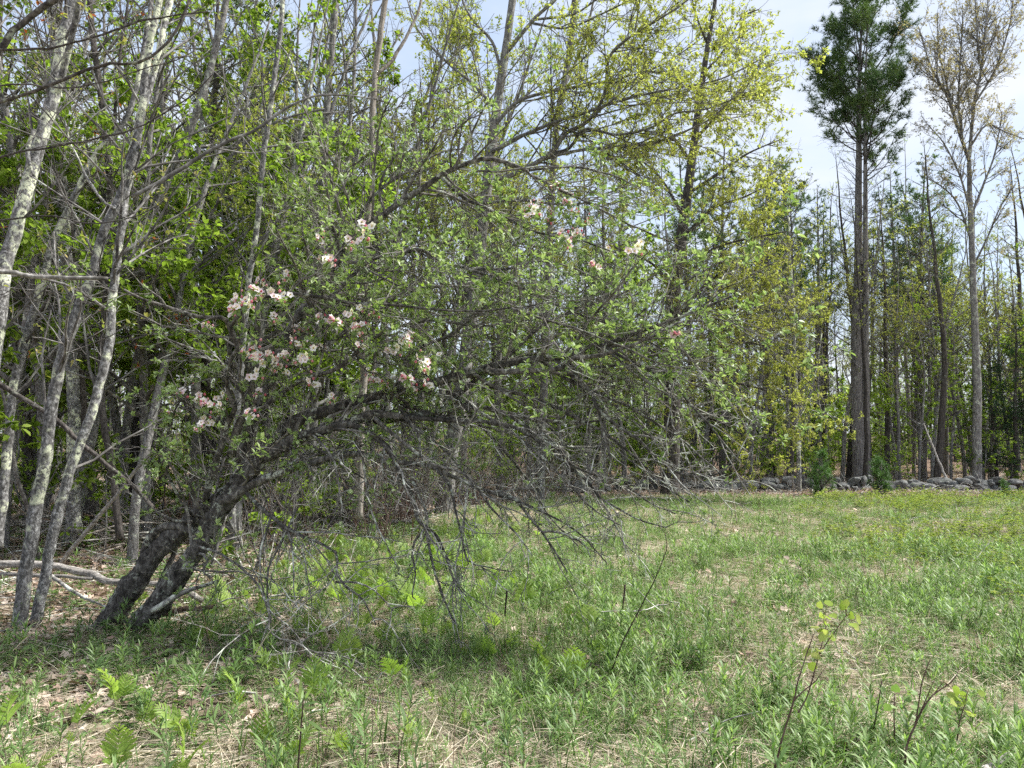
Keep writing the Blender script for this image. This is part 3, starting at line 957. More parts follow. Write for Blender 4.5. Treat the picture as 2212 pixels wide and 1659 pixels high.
def pine_meshes(seed, H, r0, cb, whorls, l1, leafm, bark, n_per=6, size=0.12, dead=True, twin=False, dens=(3.4, 7.0), crown_exp=0.8, up=0.05, wide=1.6, ang=1.15):
    rng = np.random.default_rng(seed)
    mb = MB()
    trunks = []
    for q in range(2 if twin else 1):
        off = np.array([[0.0, 0, -0.15]]) if q == 0 else np.array([[0.26, -0.05, -0.15]])
        hh = H if q == 0 else H * 0.93
        P = march(off, np.array([[(0.012 * (1 if q else -1) if twin else 0), 0, 1.0]]), np.array([hh]), 30, 0.012, (0, 0, 0.02), rng)
        t = np.linspace(0, 1, 30)
        R = (r0 * (1 - 0.35 * q) * (1 - t) ** 0.8 + 0.01)[None]
        V, fa = limb_tube(P[0], R[0], 12, 0.04, seed + q, 0.4)
        mb.add(V, fa)
        trunks.append((P, R))
    me_t = mb.build('trunk', bark)
    bb, lf = MB(), MB()
    for P, R in trunks:
        n1 = whorls * n_per
        b, D, tt, r, idx = spawn(P, R, n1, cb, 0.99, ang, 0.12, rng)
        rel = (tt - cb) / (1 - cb)
        L = l1 * np.clip(1.06 - rel ** 2.2, 0.02, 1) ** crown_exp * np.clip(0.45 + rel * 1.6, 0, 1) * rng.uniform(0.55, 1.15, len(b)) if twin else l1 * (1.08 - rel) ** crown_exp * np.clip(0.55 + rel * 2.2, 0, 1) * rng.uniform(0.6, 1.15, len(b))
        P1 = march(b, D, L, 8, 0.05, (0, 0, up), rng)
        R1 = taper(len(b), 8, np.minimum(r * 0.5, L * 0.013 + 0.004), 0.005)
        bb.add(*tubes(P1, R1, 4))
        G = grow(P1, R1, rng, [dict(per_m=dens[0], t0=0.5 if twin else 0.35, ang=0.8, sd=0.2, ratio=0.45, lmin=0.15, lmax=0.8, wob=0.10, trop=(0, 0, 0.06), n=5, rr=0.6, rmin=0.004, flat=0.4),
                               dict(per_m=dens[1], t0=0.2, ang=0.7, sd=0.2, ratio=0.5, lmin=0.08, lmax=0.3, wob=0.1, trop=(0, 0, 0.08), n=3, rr=0.6, rmin=0.003, flat=0.3)])
        bb.add(*tubes(G[0][0], G[0][1], 3))
        hb = rng.random(400)
        for p, _ in G + [(P1[:, 5:], None)]:
            n = p.shape[1]
            bt = hb[(np.floor(p[:, 0, 2] * 2.1) * 7 + np.floor(np.arctan2(p[:, 0, 1], p[:, 0, 0]) * 1.6)).astype(int) % 400]
            for i in range(1, n):
                ax = nrm(p[:, i] - p[:, i - 1])
                keep = rng.random(len(p)) < 0.9
                V, fa, ti = tufts(p[keep, i], ax[keep], size, rng, 12 if twin else 7, wide)
                lf.add(V, fa, 0, 0.35 * ti + 0.65 * np.repeat(bt[keep], len(V) // max(1, int(keep.sum()))))
        if dead:
            b, D, tt, r, idx = spawn(P, R, 80 if twin else 46, 0.22, cb + 0.12, 1.25, 0.2, rng)
            P2 = march(b, D, rng.uniform(0.5, 2.2, len(b)), 6, 0.08, (0, 0, 0.05), rng)
            R2 = taper(len(b), 6, 0.014, 0.004)
            bb.add(*tubes(P2, R2, 4))
            G = grow(P2, R2, rng, [dict(per_m=3.5, t0=0.2, ang=0.8, sd=0.2, ratio=0.4, lmin=0.1, lmax=0.6, wob=0.12, trop=(0, 0, 0.0), n=4, rr=0.6, rmin=0.004)])
            bb.add(*tubes(G[0][0], G[0][1], 3))
    return [('trunk', me_t, None), ('branches', bb.build('branches', M['bark_dark']), 'stuff'), ('crown', lf.build('crown', leafm), 'stuff')]


def V3(x, y, dz=0.0):
    return (float(x), float(y), float(gz(x, y)) + dz)


# variants
GREEN = [tree_meshes(100 + i, 8.5 + i, 0.07, 0.16, 26, 0.26, 1.05, (0, 0, 0.03), 'leaf', M['leaf_green'], M['bark_maple'], M['bark_branch'], 1.7, 0.095, LEAF4, 0.45, (2.6, 5.0, 6.5), 0.05, 0.0, cnt=(3, 5), flat=0.5) for i in range(3)]
BUD = [tree_meshes(120 + i, 12 + i, 0.085, 0.30, 26, 0.24, 0.72, (0, 0, 0.06), 'leaf', [M['leaf_bud'], M['leaf_olive'], M['leaf_yellow']][i], M['bark_maple'], M['bark_branch'], 1.3, 0.07, LEAF2, 0.2, (3.2, 5.0, 6.5), 0.04, 0.04, cnt=(2, 4)) for i in range(3)]
POLE = [tree_meshes(140 + i, 13 + i, [0.10, 0.065, 0.13][i], 0.35, [24, 18, 24][i], 0.15, 0.95, (0, 0, 0.05), 'leaf', [M['leaf_olive'], M['leaf_green'], M['leaf_olive']][i], [M['bark_dark'], M['bark_maple'], M['bark_dark']][i], M['bark_branch'], 0.9, 0.07, LEAF2, 0.2, (3.2, 5.0, 5.5), 0.03, 0.02, cnt=(2, 4)) for i in range(3)]
SAP = [tree_meshes(160 + i, [2.4, 3.2, 1.6][i], [0.016, 0.02, 0.012][i], 0.18, [13, 16, 10][i], 0.32, 1.0, (0, 0, 0.03), 'leaf', M['leaf_green'], M['bark_branch'], M['bark_branch'], 1.5, 0.085, LEAF4, 0.45, (4.5, 7.0, 8.0), 0.10, 0.0, cnt=(2, 4), flat=0.55, wobt=0.06, sides=6) for i in range(3)]
PINE_HERO = pine_meshes(180, 18.8, 0.225, 0.64, 10, 2.8, M['leaf_pine'], M['bark_pine'], 4, 0.19, True, True, (4.2, 8.0), 0.55, 0.12, 0.95, 1.0)
PINE = [pine_meshes(182 + i, 13.0, 0.13, 0.50, 14, 2.0, M['leaf_pine'], M['bark_pine'], 5, 0.15, True, False, (2.8, 5.0), 0.8, 0.05, 1.7, 1.15) for i in range(2)]
HEML = [pine_meshes(190, 9.0, 0.11, 0.08, 26, 2.0, M['leaf_hemlock'], M['bark_dark'], 5, 0.10, False, False, (3.0, 6.0), 0.9, -0.02, 1.9, 1.35)]
PSAP = [pine_meshes(195 + i, [1.25, 0.85][i], 0.018, 0.05, 9, [0.55, 0.48][i], M['leaf_pinelight'], M['bark_branch'], 5, 0.075, False, False, (8, 12), 0.8, 0.12, 1.3, 1.05) for i in range(2)]


# ------------------------------------------------------------------ named trees of the wood's edge
def build_edge_trees():
    rng = np.random.default_rng(33)
    # yellow-green maple, trunk behind the apple's bare branches
    b = on_ground(962, 1108)
    Y = float(b[1])
    T = Traced('maple_tree', 'tall maple with yellow-green spring leaves and long limbs arching over the field edge', b, M['bark_maple'])
    T.limb([(957, 1120), (960, 1095), (973, 980), (988, 895), (1003, 800), (1033, 560), (1053, 400), (1073, 250), (1098, 75), (1115, -60), (1125, -200)], Y, Y - 0.5, 38, 12, 'trunk', 14, 0.04, 0.5, cls=9, step=0.2)
    Yl = Y - 0.4
    for pts, Y1, w0, w1 in [
        ([(1062, 330), (1110, 300), (1156, 280), (1216, 255), (1281, 235), (1356, 210), (1456, 190), (1556, 170), (1660, 120)], Y - 2.5, 9, 2.5),
        ([(1070, 270), (1110, 225), (1156, 205), (1256, 185), (1320, 172), (1430, 140), (1520, 80)], Y - 1.0, 9, 2.5),
        ([(1055, 395), (1120, 372), (1190, 330), (1226, 285), (1271, 260), (1306, 200), (1316, 125), (1356, 85), (1426, 40), (1486, 0), (1530, -60)], Y - 2, 11, 3),
        ([(1190, 333), (1231, 320), (1261, 280), (1331, 290), (1406, 275), (1456, 245), (1530, 235), (1620, 200)], Y - 2.5, 8, 2.5),
        ([(1160, 350), (1230, 330), (1316, 320), (1406, 310), (1466, 290), (1531, 260), (1586, 210), (1650, 130)], Y - 3, 8, 2.5),
        ([(1098, 110), (1130, 70), (1156, 40), (1206, -10), (1260, -90)], Y - 1, 10, 5),
        ([(1156, 42), (1240, 30), (1300, -10), (1350, -40)], Y - 1.5, 6, 3),
        ([(1150, 50), (1220, 60), (1290, 35), (1380, -10)], Y - 2.0, 6, 3),
        ([(1085, 160), (1063, 90), (1028, 50), (1003, 10), (985, -60)], Y - 0.5, 8, 4),
        ([(1040, 500), (980, 430), (920, 400), (860, 380)], Y - 1.0, 7, 3),
        ([(1045, 440), (1130, 430), (1240, 440), (1350, 400), (1440, 390)], Y - 2.0, 7, 2.5),
        ([(1075, 240), (1020, 180), (960, 130), (900, 60), (880, 0)], Y + 0.8, 8, 3),
        ([(1025, 610), (1090, 540), (1180, 510), (1290, 480)], Y - 1.0, 7, 2.5),
    ]:
        T.limb(pts, Yl, Y1, w0, w1, 'limb', 7, 0.03, cls=0, step=0.15)
    P, R = T.batch((0,))
    G = grow(P, R, rng, [dict(per_m=3.8, t0=0.12, ang=0.8, sd=0.28, ratio=0.42, lmin=0.5, lmax=2.4, wob=0.10, trop=(0, 0, 0.03), n=6, rr=0.55, rmin=0.005),
                         dict(per_m=5.5, t0=0.12, ang=0.75, sd=0.25, ratio=0.45, lmin=0.2, lmax=0.8, wob=0.14, trop=(0, 0, 0.02), n=4, rr=0.6, rmin=0.0035),
                         dict(per_m=6.5, t0=0.15, ang=0.75, sd=0.25, ratio=0.5, lmin=0.1, lmax=0.4, wob=0.15, trop=(0, 0, 0.02), n=3, rr=0.6, rmin=0.0025)])
    tw, lf = MB(), MB()
    for (p, r), k in zip(G, (4, 3, 3)):
        tw.add(*tubes(p - T.base, r, k))
    for (p, r), per in zip(G[1:], (0.6, 1.0)):
        lf.add(*(lambda a: (a[0], a[1], 0, a[2]))(rosettes(p - T.base, rng, per * 1.2, 0.066, LEAF2, 0.6, 0.8, (3, 6), 0.2)))
    obj('twigs', tw.build('twigs', M['bark_branch']), T.root, 'stuff')
    obj('crown', lf.build('crown', M['leaf_yellow']), T.root, 'stuff')

    # oak beside the stone wall
    b = on_ground(1447, 1070)
    Y = float(b[1])
    T = Traced('oak_tree', 'thick-trunked oak before the stone wall, hung with yellow-green catkin leaves', b, M['bark_dark'])
    T.limb([(1446, 1082), (1447, 1055), (1449, 1000), (1450, 930), (1453, 800), (1457, 640), (1478, 470), (1500, 300), (1520, 150), (1540, 30), (1550, -40)], Y, Y, 40, 7, 'trunk', 14, 0.04, 0.7, cls=9, step=0.2)
    for pts, Y1, w0, w1 in [
        ([(1455, 720), (1510, 680), (1580, 665), (1680, 640), (1750, 650)], Y - 2.5, 9, 2.5),
        ([(1456, 640), (1420, 580), (1370, 550), (1310, 530)], Y - 1.5, 8, 2.5),
        ([(1470, 520), (1540, 450), (1600, 430), (1680, 390)], Y - 1, 9, 2.5),
        ([(1452, 850), (1530, 830), (1600, 830), (1690, 855), (1760, 900)], Y - 3, 8, 2),
        ([(1478, 470), (1430, 390), (1390, 350), (1340, 320)], Y, 8, 2.5),
        ([(1500, 300), (1560, 240), (1610, 190), (1660, 100)], Y - 1, 8, 2.5),
        ([(1495, 350), (1440, 270), (1400, 180), (1390, 90)], Y - 0.5, 8, 2.5),
        ([(1453, 790), (1390, 750), (1340, 735), (1280, 720)], Y - 1, 7, 2.5),
        ([(1456, 700), (1520, 620), (1580, 580), (1660, 560)], Y - 2, 8, 2.5),
        ([(1452, 900), (1520, 900), (1590, 930), (1650, 985)], Y - 3, 7, 2),
        ([(1520, 160), (1570, 100), (1600, 40), (1640, 20)], Y, 6, 2.5),
        ([(1530, 100), (1500, 20), (1490, -40)], Y, 6, 2.5),
        ([(1462, 590), (1540, 540), (1600, 520), (1700, 500)], Y - 3, 8, 2.5),
        ([(1485, 420), (1560, 370), (1620, 330), (1690, 300)], Y - 1, 8, 2.5),
        ([(1452, 830), (1400, 850), (1350, 830), (1300, 850)], Y - 1.5, 6, 2),
        ([(1455, 760), (1540, 750), (1620, 740), (1720, 770)], Y - 2, 7, 2),
    ]:
        T.limb(pts, Y, Y1, w0, w1, 'limb', 7, 0.03, cls=0, step=0.2)
    P, R = T.batch((0,))
    G = grow(P, R, rng, [dict(per_m=3.8, t0=0.10, ang=0.85, sd=0.28, ratio=0.5, lmin=0.5, lmax=2.2, wob=0.10, trop=(0, 0, 0.01), n=6, rr=0.55, rmin=0.005),
                         dict(per_m=5.5, t0=0.12, ang=0.75, sd=0.25, ratio=0.45, lmin=0.2, lmax=0.8, wob=0.14, trop=(0, 0, 0.0), n=4, rr=0.6, rmin=0.0035),
                         dict(per_m=6.5, t0=0.15, ang=0.75, sd=0.25, ratio=0.5, lmin=0.1, lmax=0.4, wob=0.15, trop=(0, 0, 0.0), n=3, rr=0.6, rmin=0.0025)])
    tw, lf = MB(), MB()
    for (p, r), k in zip(G, (4, 3, 3)):
        tw.add(*tubes(p - T.base, r, k))
    for (p, r), per in zip(G[1:], (0.6, 1.0)):
        V, fa, ti = rosettes(p - T.base, rng, per * 1.5, 0.075, LEAF2, 0.6, 0.8, (3, 6), 0.2)
        lf.add(V, fa, 0, ti)
    obj('twigs', tw.build('twigs', M['bark_branch']), T.root, 'stuff')
    obj('crown', lf.build('crown', M['leaf_yellow']), T.root, 'stuff')

    # pale tree with pinkish opening buds behind the wall
    Y = 26.2
    b = at(2109, 1040, Y)
    b[2] = float(gz(b[0], b[1]))
    T = Traced('budding_tree', 'slim pale-barked tree with pinkish opening buds rising behind the stone wall', b, M['bark_maple'])
    T.limb([(2110, 1062), (2110, 1030), (2109, 900), (2109, 825), (2101, 600), (2096, 450), (2094, 350)], Y, Y, 20, 9, 'trunk', 12, 0.03, 0.4, cls=9, step=0.2)
    for pts, Y1, w0, w1 in [
        ([(2094, 350), (2079, 300), (2059, 240), (2044, 200), (2010, 140), (1985, 60)], Y - 1, 8, 2),
        ([(2094, 340), (2104, 225), (2119, 150), (2129, 50), (2135, -20)], Y, 8, 2),
        ([(2079, 300), (2070, 220), (2075, 120), (2080, 20)], Y + 0.6, 5, 2),
        ([(2096, 470), (2125, 400), (2150, 330), (2165, 240)], Y + 0.4, 6, 2),
        ([(2094, 320), (2130, 270), (2170, 285), (2212, 300)], Y - 0.5, 5, 2),
        ([(2094, 450), (2075, 380), (2040, 310), (2005, 270)], Y - 0.6, 5, 2),
        ([(2098, 520), (2070, 440), (2030, 400), (1990, 380)], Y - 0.4, 5, 2),
        ([(2104, 225), (2150, 150), (2180, 60), (2190, -10)], Y, 5, 2),
        ([(2059, 240), (2030, 120), (2025, 30)], Y, 4, 2),
        ([(2119, 150), (2110, 60), (2105, -20)], Y, 4, 2),
        ([(2100, 580), (2130, 520), (2160, 450), (2190, 400)], Y, 5, 2),
    ]:
        T.limb(pts, Y, Y1, w0, w1, 'limb', 6, 0.02, cls=0, step=0.2)
    P, R = T.batch((0,))
    G = grow(P, R, rng, [dict(per_m=5.5, t0=0.12, ang=0.65, sd=0.2, ratio=0.35, lmin=0.4, lmax=1.4, wob=0.10, trop=(0, 0, 0.06), n=6, rr=0.55, rmin=0.005),
                         dict(per_m=6.5, t0=0.12, ang=0.65, sd=0.25, ratio=0.45, lmin=0.2, lmax=0.7, wob=0.12, trop=(0, 0, 0.05), n=4, rr=0.6, rmin=0.0035),
                         dict(per_m=6.5, t0=0.15, ang=0.65, sd=0.25, ratio=0.5, lmin=0.1, lmax=0.3, wob=0.12, trop=(0, 0, 0.05), n=3, rr=0.6, rmin=0.003)])
    tw, lf = MB(), MB()
    for (p, r), k in zip(G, (4, 3, 3)):
        tw.add(*tubes(p - T.base, r, k))
    for (p, r), per in zip(G[1:], (0.7, 0.8)):
        V, fa, ti = rosettes(p - T.base, rng, per * 1.3, 0.062, LEAF2, 0.1, 0.4, (2, 4), 0.3)
        lf.add(V, fa, 0, ti)
    obj('twigs', tw.build('twigs', M['bark_branch']), T.root, 'stuff')
    obj('crown', lf.build('crown', M['leaf_pink']), T.root, 'stuff')


build_edge_trees()


def sprays(T, cls, rng, leafm, size=0.06, per=0.35, dens=(2.2, 3.0, 2.5), up=0.03, lmax=1.2, leafp='leaves'):
    """side branches, twigs and sparse leaves for a traced tree"""
    P, R = T.batch(cls)
    G = grow(P, R, rng, [dict(per_m=dens[0], t0=0.2, ang=0.8, sd=0.25, ratio=0.3, lmin=0.3, lmax=lmax, wob=0.12, trop=(0, 0, up), n=6, rr=0.45, rmin=0.004),
                         dict(per_m=dens[1], t0=0.15, ang=0.75, sd=0.25, ratio=0.45, lmin=0.12, lmax=0.6, wob=0.15, trop=(0, 0, up), n=4, rr=0.6, rmin=0.0025),
                         dict(per_m=dens[2], t0=0.2, ang=0.75, sd=0.25, ratio=0.5, lmin=0.08, lmax=0.3, wob=0.15, trop=(0, 0, up), n=3, rr=0.6, rmin=0.0018)])
    tw, lf = MB(), MB()
    for (p, r), k in zip(G, (4, 3, 3)):
        tw.add(*tubes(p - T.base, r, k))
    obj('twigs', tw.build('twigs', M['bark_branch']), T.root, 'stuff')
    if leafm is not None:
        V, fa, ti = rosettes(G[-1][0] - T.base, rng, per, size, LEAF4, 0.3, 0.5, (2, 4), 0.2)
        if len(V) == 0:
            return
        lf.add(V, fa, 0, ti)
        obj(leafp, lf.build(leafp, leafm), T.root, 'stuff')


def build_left_trees():
    rng = np.random.default_rng(44)

    def tr(name, label, px, py, bark, Yforce=None):
        if Yforce is None:
            b = on_ground(px, py)
        else:
            b = at(px, py, Yforce)
            b[2] = float(gz(b[0], b[1]))
        return Traced(name, label, b, bark), float(b[1])
    BL = M['bark_lichen']
    T, Y = tr('birch_tree', 'slender grey stem crusted with pale lichen, outer one of the pair beside the apple', 42, 1368, BL)
    T.limb([(36, 1392), (42, 1365), (50, 1305), (57, 1245), (70, 1155), (75, 1090), (95, 1005), (107, 915), (122, 835), (145, 745), (175, 655), (200, 590), (220, 505), (248, 445), (268, 390), (292, 285), (304, 200), (324, 75), (345, -30), (362, -140)], Y, Y + 0.5, 29, 12, 'trunk', 14, 0.05, 0.25, cls=0, step=0.06)
    T.limb([(285, 425), (350, 385), (415, 345), (480, 310), (553, 280), (610, 235), (700, 205), (790, 210), (850, 225)], Y + 0.3, Y + 0.9, 10, 3, cls=1, bark=M['bark_branch'])
    T.limb([(250, 450), (210, 420), (160, 330), (140, 260)], Y + 0.3, Y + 0.2, 6, 3, cls=1)
    sprays(T, (0, 1), rng, M['leaf_bud'], 0.05, 0.30, (2.6, 4.5, 5.0))
    T, Y = tr('birch_tree', 'slender grey stem with lichen bands, inner one of the pair beside the apple', 72, 1364, BL)
    T.limb([(64, 1386), (72, 1358), (95, 1280), (107, 1215), (125, 1140), (145, 1055), (170, 985), (195, 925), (210, 880), (222, 830), (245, 725), (255, 615), (270, 475), (277, 410), (300, 265), (325, 180), (350, 90), (375, -10), (395, -120)], Y + 0.1, Y + 0.6, 23, 12, 'trunk', 14, 0.05, 0.25, cls=0, step=0.06)
    T.limb([(345, 600), (380, 550), (410, 490), (440, 415), (475, 360), (520, 315), (560, 280), (603, 240), (653, 215), (733, 170)][::-1][::-1], Y + 1.6, Y + 1.2, 12, 4, cls=1) if False else None
    T.limb([(330, 160), (370, 80), (400, 30), (410, -30)], Y + 0.5, Y + 0.3, 7, 4, cls=1)
    sprays(T, (0, 1), rng, M['leaf_bud'], 0.05, 0.30, (2.6, 4.5, 5.0))
    T, Y = tr('maple_tree', 'grey maple stem leaning right, rising just behind the lichened pair', 148, 1182, M['bark_maple'])
    T.limb([(146, 1200), (150, 1172), (170, 1080), (190, 980), (207, 900), (225, 800), (245, 700), (262, 600), (300, 500), (345, 420), (400, 300), (440, 200), (470, 90), (500, -40), (520, -160)], Y, Y + 0.3, 27, 11, 'trunk', 14, 0.05, 0.25, cls=0, step=0.08)
    T.limb([(262, 600), (345, 585), (380, 550), (410, 490), (440, 415), (475, 360), (530, 310), (603, 262), (700, 235)], Y, Y + 0.7, 13, 4, cls=1)
    sprays(T, (0, 1), rng, M['leaf_green'], 0.06, 0.25, (1.4, 2.4, 2.2))
    T, Y = tr('maple_tree', 'stout lichen-blotched trunk leaning right at the wood\'s near corner', -20, 1200, BL, 7.6)
    T.limb([(-62, 1260), (-45, 1100), (-25, 900), (-5, 700), (12, 570), (45, 465), (70, 380), (95, 300), (118, 220), (130, 150), (148, 60), (170, -30), (185, -140)], Y, Y + 0.3, 36, 22, 'trunk', 14, 0.05, 0.3, cls=0, step=0.08)
    T.limb([(112, 230), (150, 110), (165, 40), (178, -40)], Y + 0.2, Y - 0.2, 16, 11, cls=1)
    T.limb([(70, 380), (60, 320), (75, 280)], Y, Y, 10, 8, cls=9)
    sprays(T, (0, 1), rng, M['leaf_bud'], 0.05, 0.30, (2.6, 4.5, 5.0))
    T, Y = tr('maple_tree', 'pale grey crooked stem bending right above the brush pile', 20, 1180, BL, 8.4)
    T.limb([(-5, 1185), (2, 1100), (10, 1000), (22, 860), (40, 780), (85, 625), (110, 525), (145, 450), (185, 375), (215, 320), (250, 290), (280, 240), (298, 190), (315, 100), (330, -30)], Y, Y + 0.2, 20, 9, 'trunk', 12, 0.05, 0.2, cls=0, step=0.08)
    sprays(T, (0,), rng, M['leaf_green'], 0.06, 0.2, (2.6, 4.5, 5.0))
    T, Y = tr('maple_tree', 'thick straight grey trunk with pale lichen patches above the brush pile', 152, 1150, M['bark_lichen'], 9.6)
    T.limb([(158, 1150), (157, 1080), (160, 900), (152, 700), (138, 450), (135, 350), (130, 240), (122, 100), (118, -20), (112, -160)], Y, Y, 27, 20, 'trunk', 14, 0.04, 0.3, cls=0, step=0.1)
    T.limb([(130, 240), (180, 180), (230, 110), (270, 60), (330, -10)], Y, Y - 0.6, 9, 4, cls=1)
    sprays(T, (0, 1), rng, M['leaf_bud'], 0.05, 0.30, (2.6, 4.5, 5.0))
    T, Y = tr('maple_tree', 'dark peeling trunk with rusty young leaves behind the lichened pair', 236, 1130, M['bark_dark'], 9.2)
    T.limb([(258, 1165), (250, 1100), (238, 1000), (225, 930), (218, 830), (222, 700), (228, 450), (230, 375), (225, 300), (215, 200), (200, 100), (190, -20), (182, -120)], Y, Y, 15, 12, 'trunk', 12, 0.06, 0.2, cls=0, step=0.1)
    T.limb([(226, 330), (245, 290), (250, 200), (262, 100), (280, -20)], Y, Y + 0.4, 8, 5, cls=1)
    sprays(T, (0, 1), rng, M['leaf_rust'], 0.06, 0.25, (2.6, 4.5, 5.0))
    T, Y = tr('birch_tree', 'thin upright lichened stem rising behind the apple crown', 500, 1140, BL, 9.5)
    T.limb([(500, 1150), (510, 950), (522, 750), (533, 620), (545, 550), (553, 475), (563, 350), (578, 250), (593, 125), (608, 0), (616, -120)], Y, Y, 15, 10, 'trunk', 12, 0.04, 0.2, cls=0, step=0.1)
    T.limb([(600, 90), (625, 130), (650, 200), (670, 220), (674, 240)], Y, Y - 0.5, 4, 2, cls=1)
    sprays(T, (0, 1), rng, M['leaf_green'], 0.06, 0.3, (2.6, 4.5, 5.0))
    T, Y = tr('maple_tree', 'grey maple trunk with forked top, between the lichened stem and the pale snag', 680, 1120, M['bark_maple'], 12.0)
    T.limb([(672, 1120), (676, 900), (684, 700), (693, 475), (698, 375), (703, 275), (718, 100), (725, 0), (732, -120)], Y, Y, 19, 13, 'trunk', 12, 0.04, 0.3, cls=0, step=0.12)
    T.limb([(703, 290), (730, 200), (760, 110), (800, 20), (820, -60)], Y, Y + 0.5, 9, 4, cls=1)
    T.limb([(690, 560), (730, 480), (745, 400), (757, 250), (765, 100), (772, -60)], Y, Y + 0.6, 11, 6, cls=1)
    T.limb([(735, 450), (775, 330), (790, 230), (830, 140), (870, 60)], Y + 0.4, Y + 0.8, 8, 4, cls=1)
    sprays(T, (0, 1), rng, M['leaf_olive'], 0.06, 0.5, (2.6, 4.5, 5.0))
    T, Y = tr('dead_snag', 'bare tan snag of a dead tree, its bark stripped off in the middle', 790, 1100, M['bark_snag'], 11.0)
    T.limb([(776, 1120), (782, 900), (790, 600), (798, 440), (806, 350), (809, 200), (823, 75), (833, 0), (842, -120)], Y, Y, 17, 12, 'trunk', 12, 0.06, 0.2, cls=0, step=0.1)
    T.limb([(815, 160), (845, 130), (880, 75), (905, 20), (925, -50)], Y, Y + 0.3, 9, 5, cls=1)
    sprays(T, (1,), rng, None, 0.06, 0.5, (2.6, 4.5, 5.0))
    T, Y = tr('maple_tree', 'grey trunk behind the yellow-green maple limbs', 1190, 1075, M['bark_maple'], 20.0)
    T.limb([(1165, 1090), (1172, 900), (1185, 600), (1198, 300), (1212, 200), (1226, 125), (1240, 0), (1250, -120)], Y, Y, 19, 12, 'trunk', 12, 0.04, 0.3, cls=0, step=0.15)
    T.limb([(1212, 200), (1250, 120), (1275, 40), (1290, -50)], Y, Y + 0.5, 8, 4, cls=1)
    sprays(T, (0, 1), rng, M['leaf_olive'], 0.07, 0.6, (2.6, 4.5, 5.0))
    # tree standing just outside on the left whose limbs reach across
    b = np.array([-4.75, 5.0, float(gz(-4.75, 5.0))])
    T = Traced('cherry_tree', 'dark-limbed tree at the clearing\'s corner, its long thin boughs sweeping right', b, M['bark_dark'])
    q = [to_px(np.array([-4.75 + 0.05 * z, 5.0, z])) for z in (-0.2, 1.0, 2.0, 3.0, 4.0, 5.0, 5.8)]
    T.limb([(float(a), float(c)) for a, c in q], 5.0, 5.0, 60, 26, 'trunk', 14, 0.05, 0.3, cls=9)
    s0 = [(-400, 330), (-240, 240)]
    T.limb([(-420, 420), (-200, 260), (-20, 130), (30, 62), (65, 30), (100, 5), (130, -8), (200, -60)], 5.0, 5.0, 22, 11, cls=9, k=9)
    T.limb([(-200, 262), (-60, 130), (0, 106), (100, 105), (170, 90), (260, 60), (320, 42), (450, 25)], 5.0, 4.7, 7, 3, cls=1)
    T.limb([(-420, 560), (-200, 330), (0, 226), (60, 206), (130, 180), (190, 155), (240, 142), (300, 140), (345, 115), (380, 75), (410, 0), (425, -60)], 5.0, 4.9, 11, 5, cls=1)
    T.limb([(-430, 660), (-200, 420), (0, 337), (100, 315), (200, 297), (290, 275), (400, 215), (460, 160)], 5.0, 4.8, 8, 2.5, cls=1)
    T.limb([(-440, 800), (-200, 600), (0, 585), (50, 595), (150, 600), (232, 602)], 5.0, 5.3, 16, 9, cls=9, bark=M['bark_dead'])
    T.limb([(-200, 470), (0, 470), (100, 465), (190, 480), (280, 470), (350, 440)], 5.0, 4.8, 5, 2, cls=1)
    T.limb([(-200, 270), (0, 190), (150, 195), (300, 160), (420, 110)], 5.0, 4.6, 5, 2, cls=1)
    sprays(T, (1,), rng, M['leaf_bud'], 0.04, 0.18, (1.3, 1.8, 1.5), 0.03, 0.8)


build_left_trees()

# tall white pine, wall side
p = at(1856, 1040, 27.0)
place(PINE_HERO, 'white_pine', 'tall twin-stemmed white pine standing above every other tree', 'tree', V3(p[0], p[1]), rz=0.2)


# ------------------------------------------------------------------ the wood: many trees, each its own object
def sky_limit(px):
    """lowest allowed picture height of a tree top at picture column px (trees of the skyline get lower to the right)"""
    return np.interp(px, [-400, 900, 1350, 1560, 1640, 1700, 1760, 1830, 1960, 2010, 2060, 2150, 2260, 3000], [-500, -300, -60, 90, 260, 300, 290, 260, 260, 240, 250, 260, 250, 240])


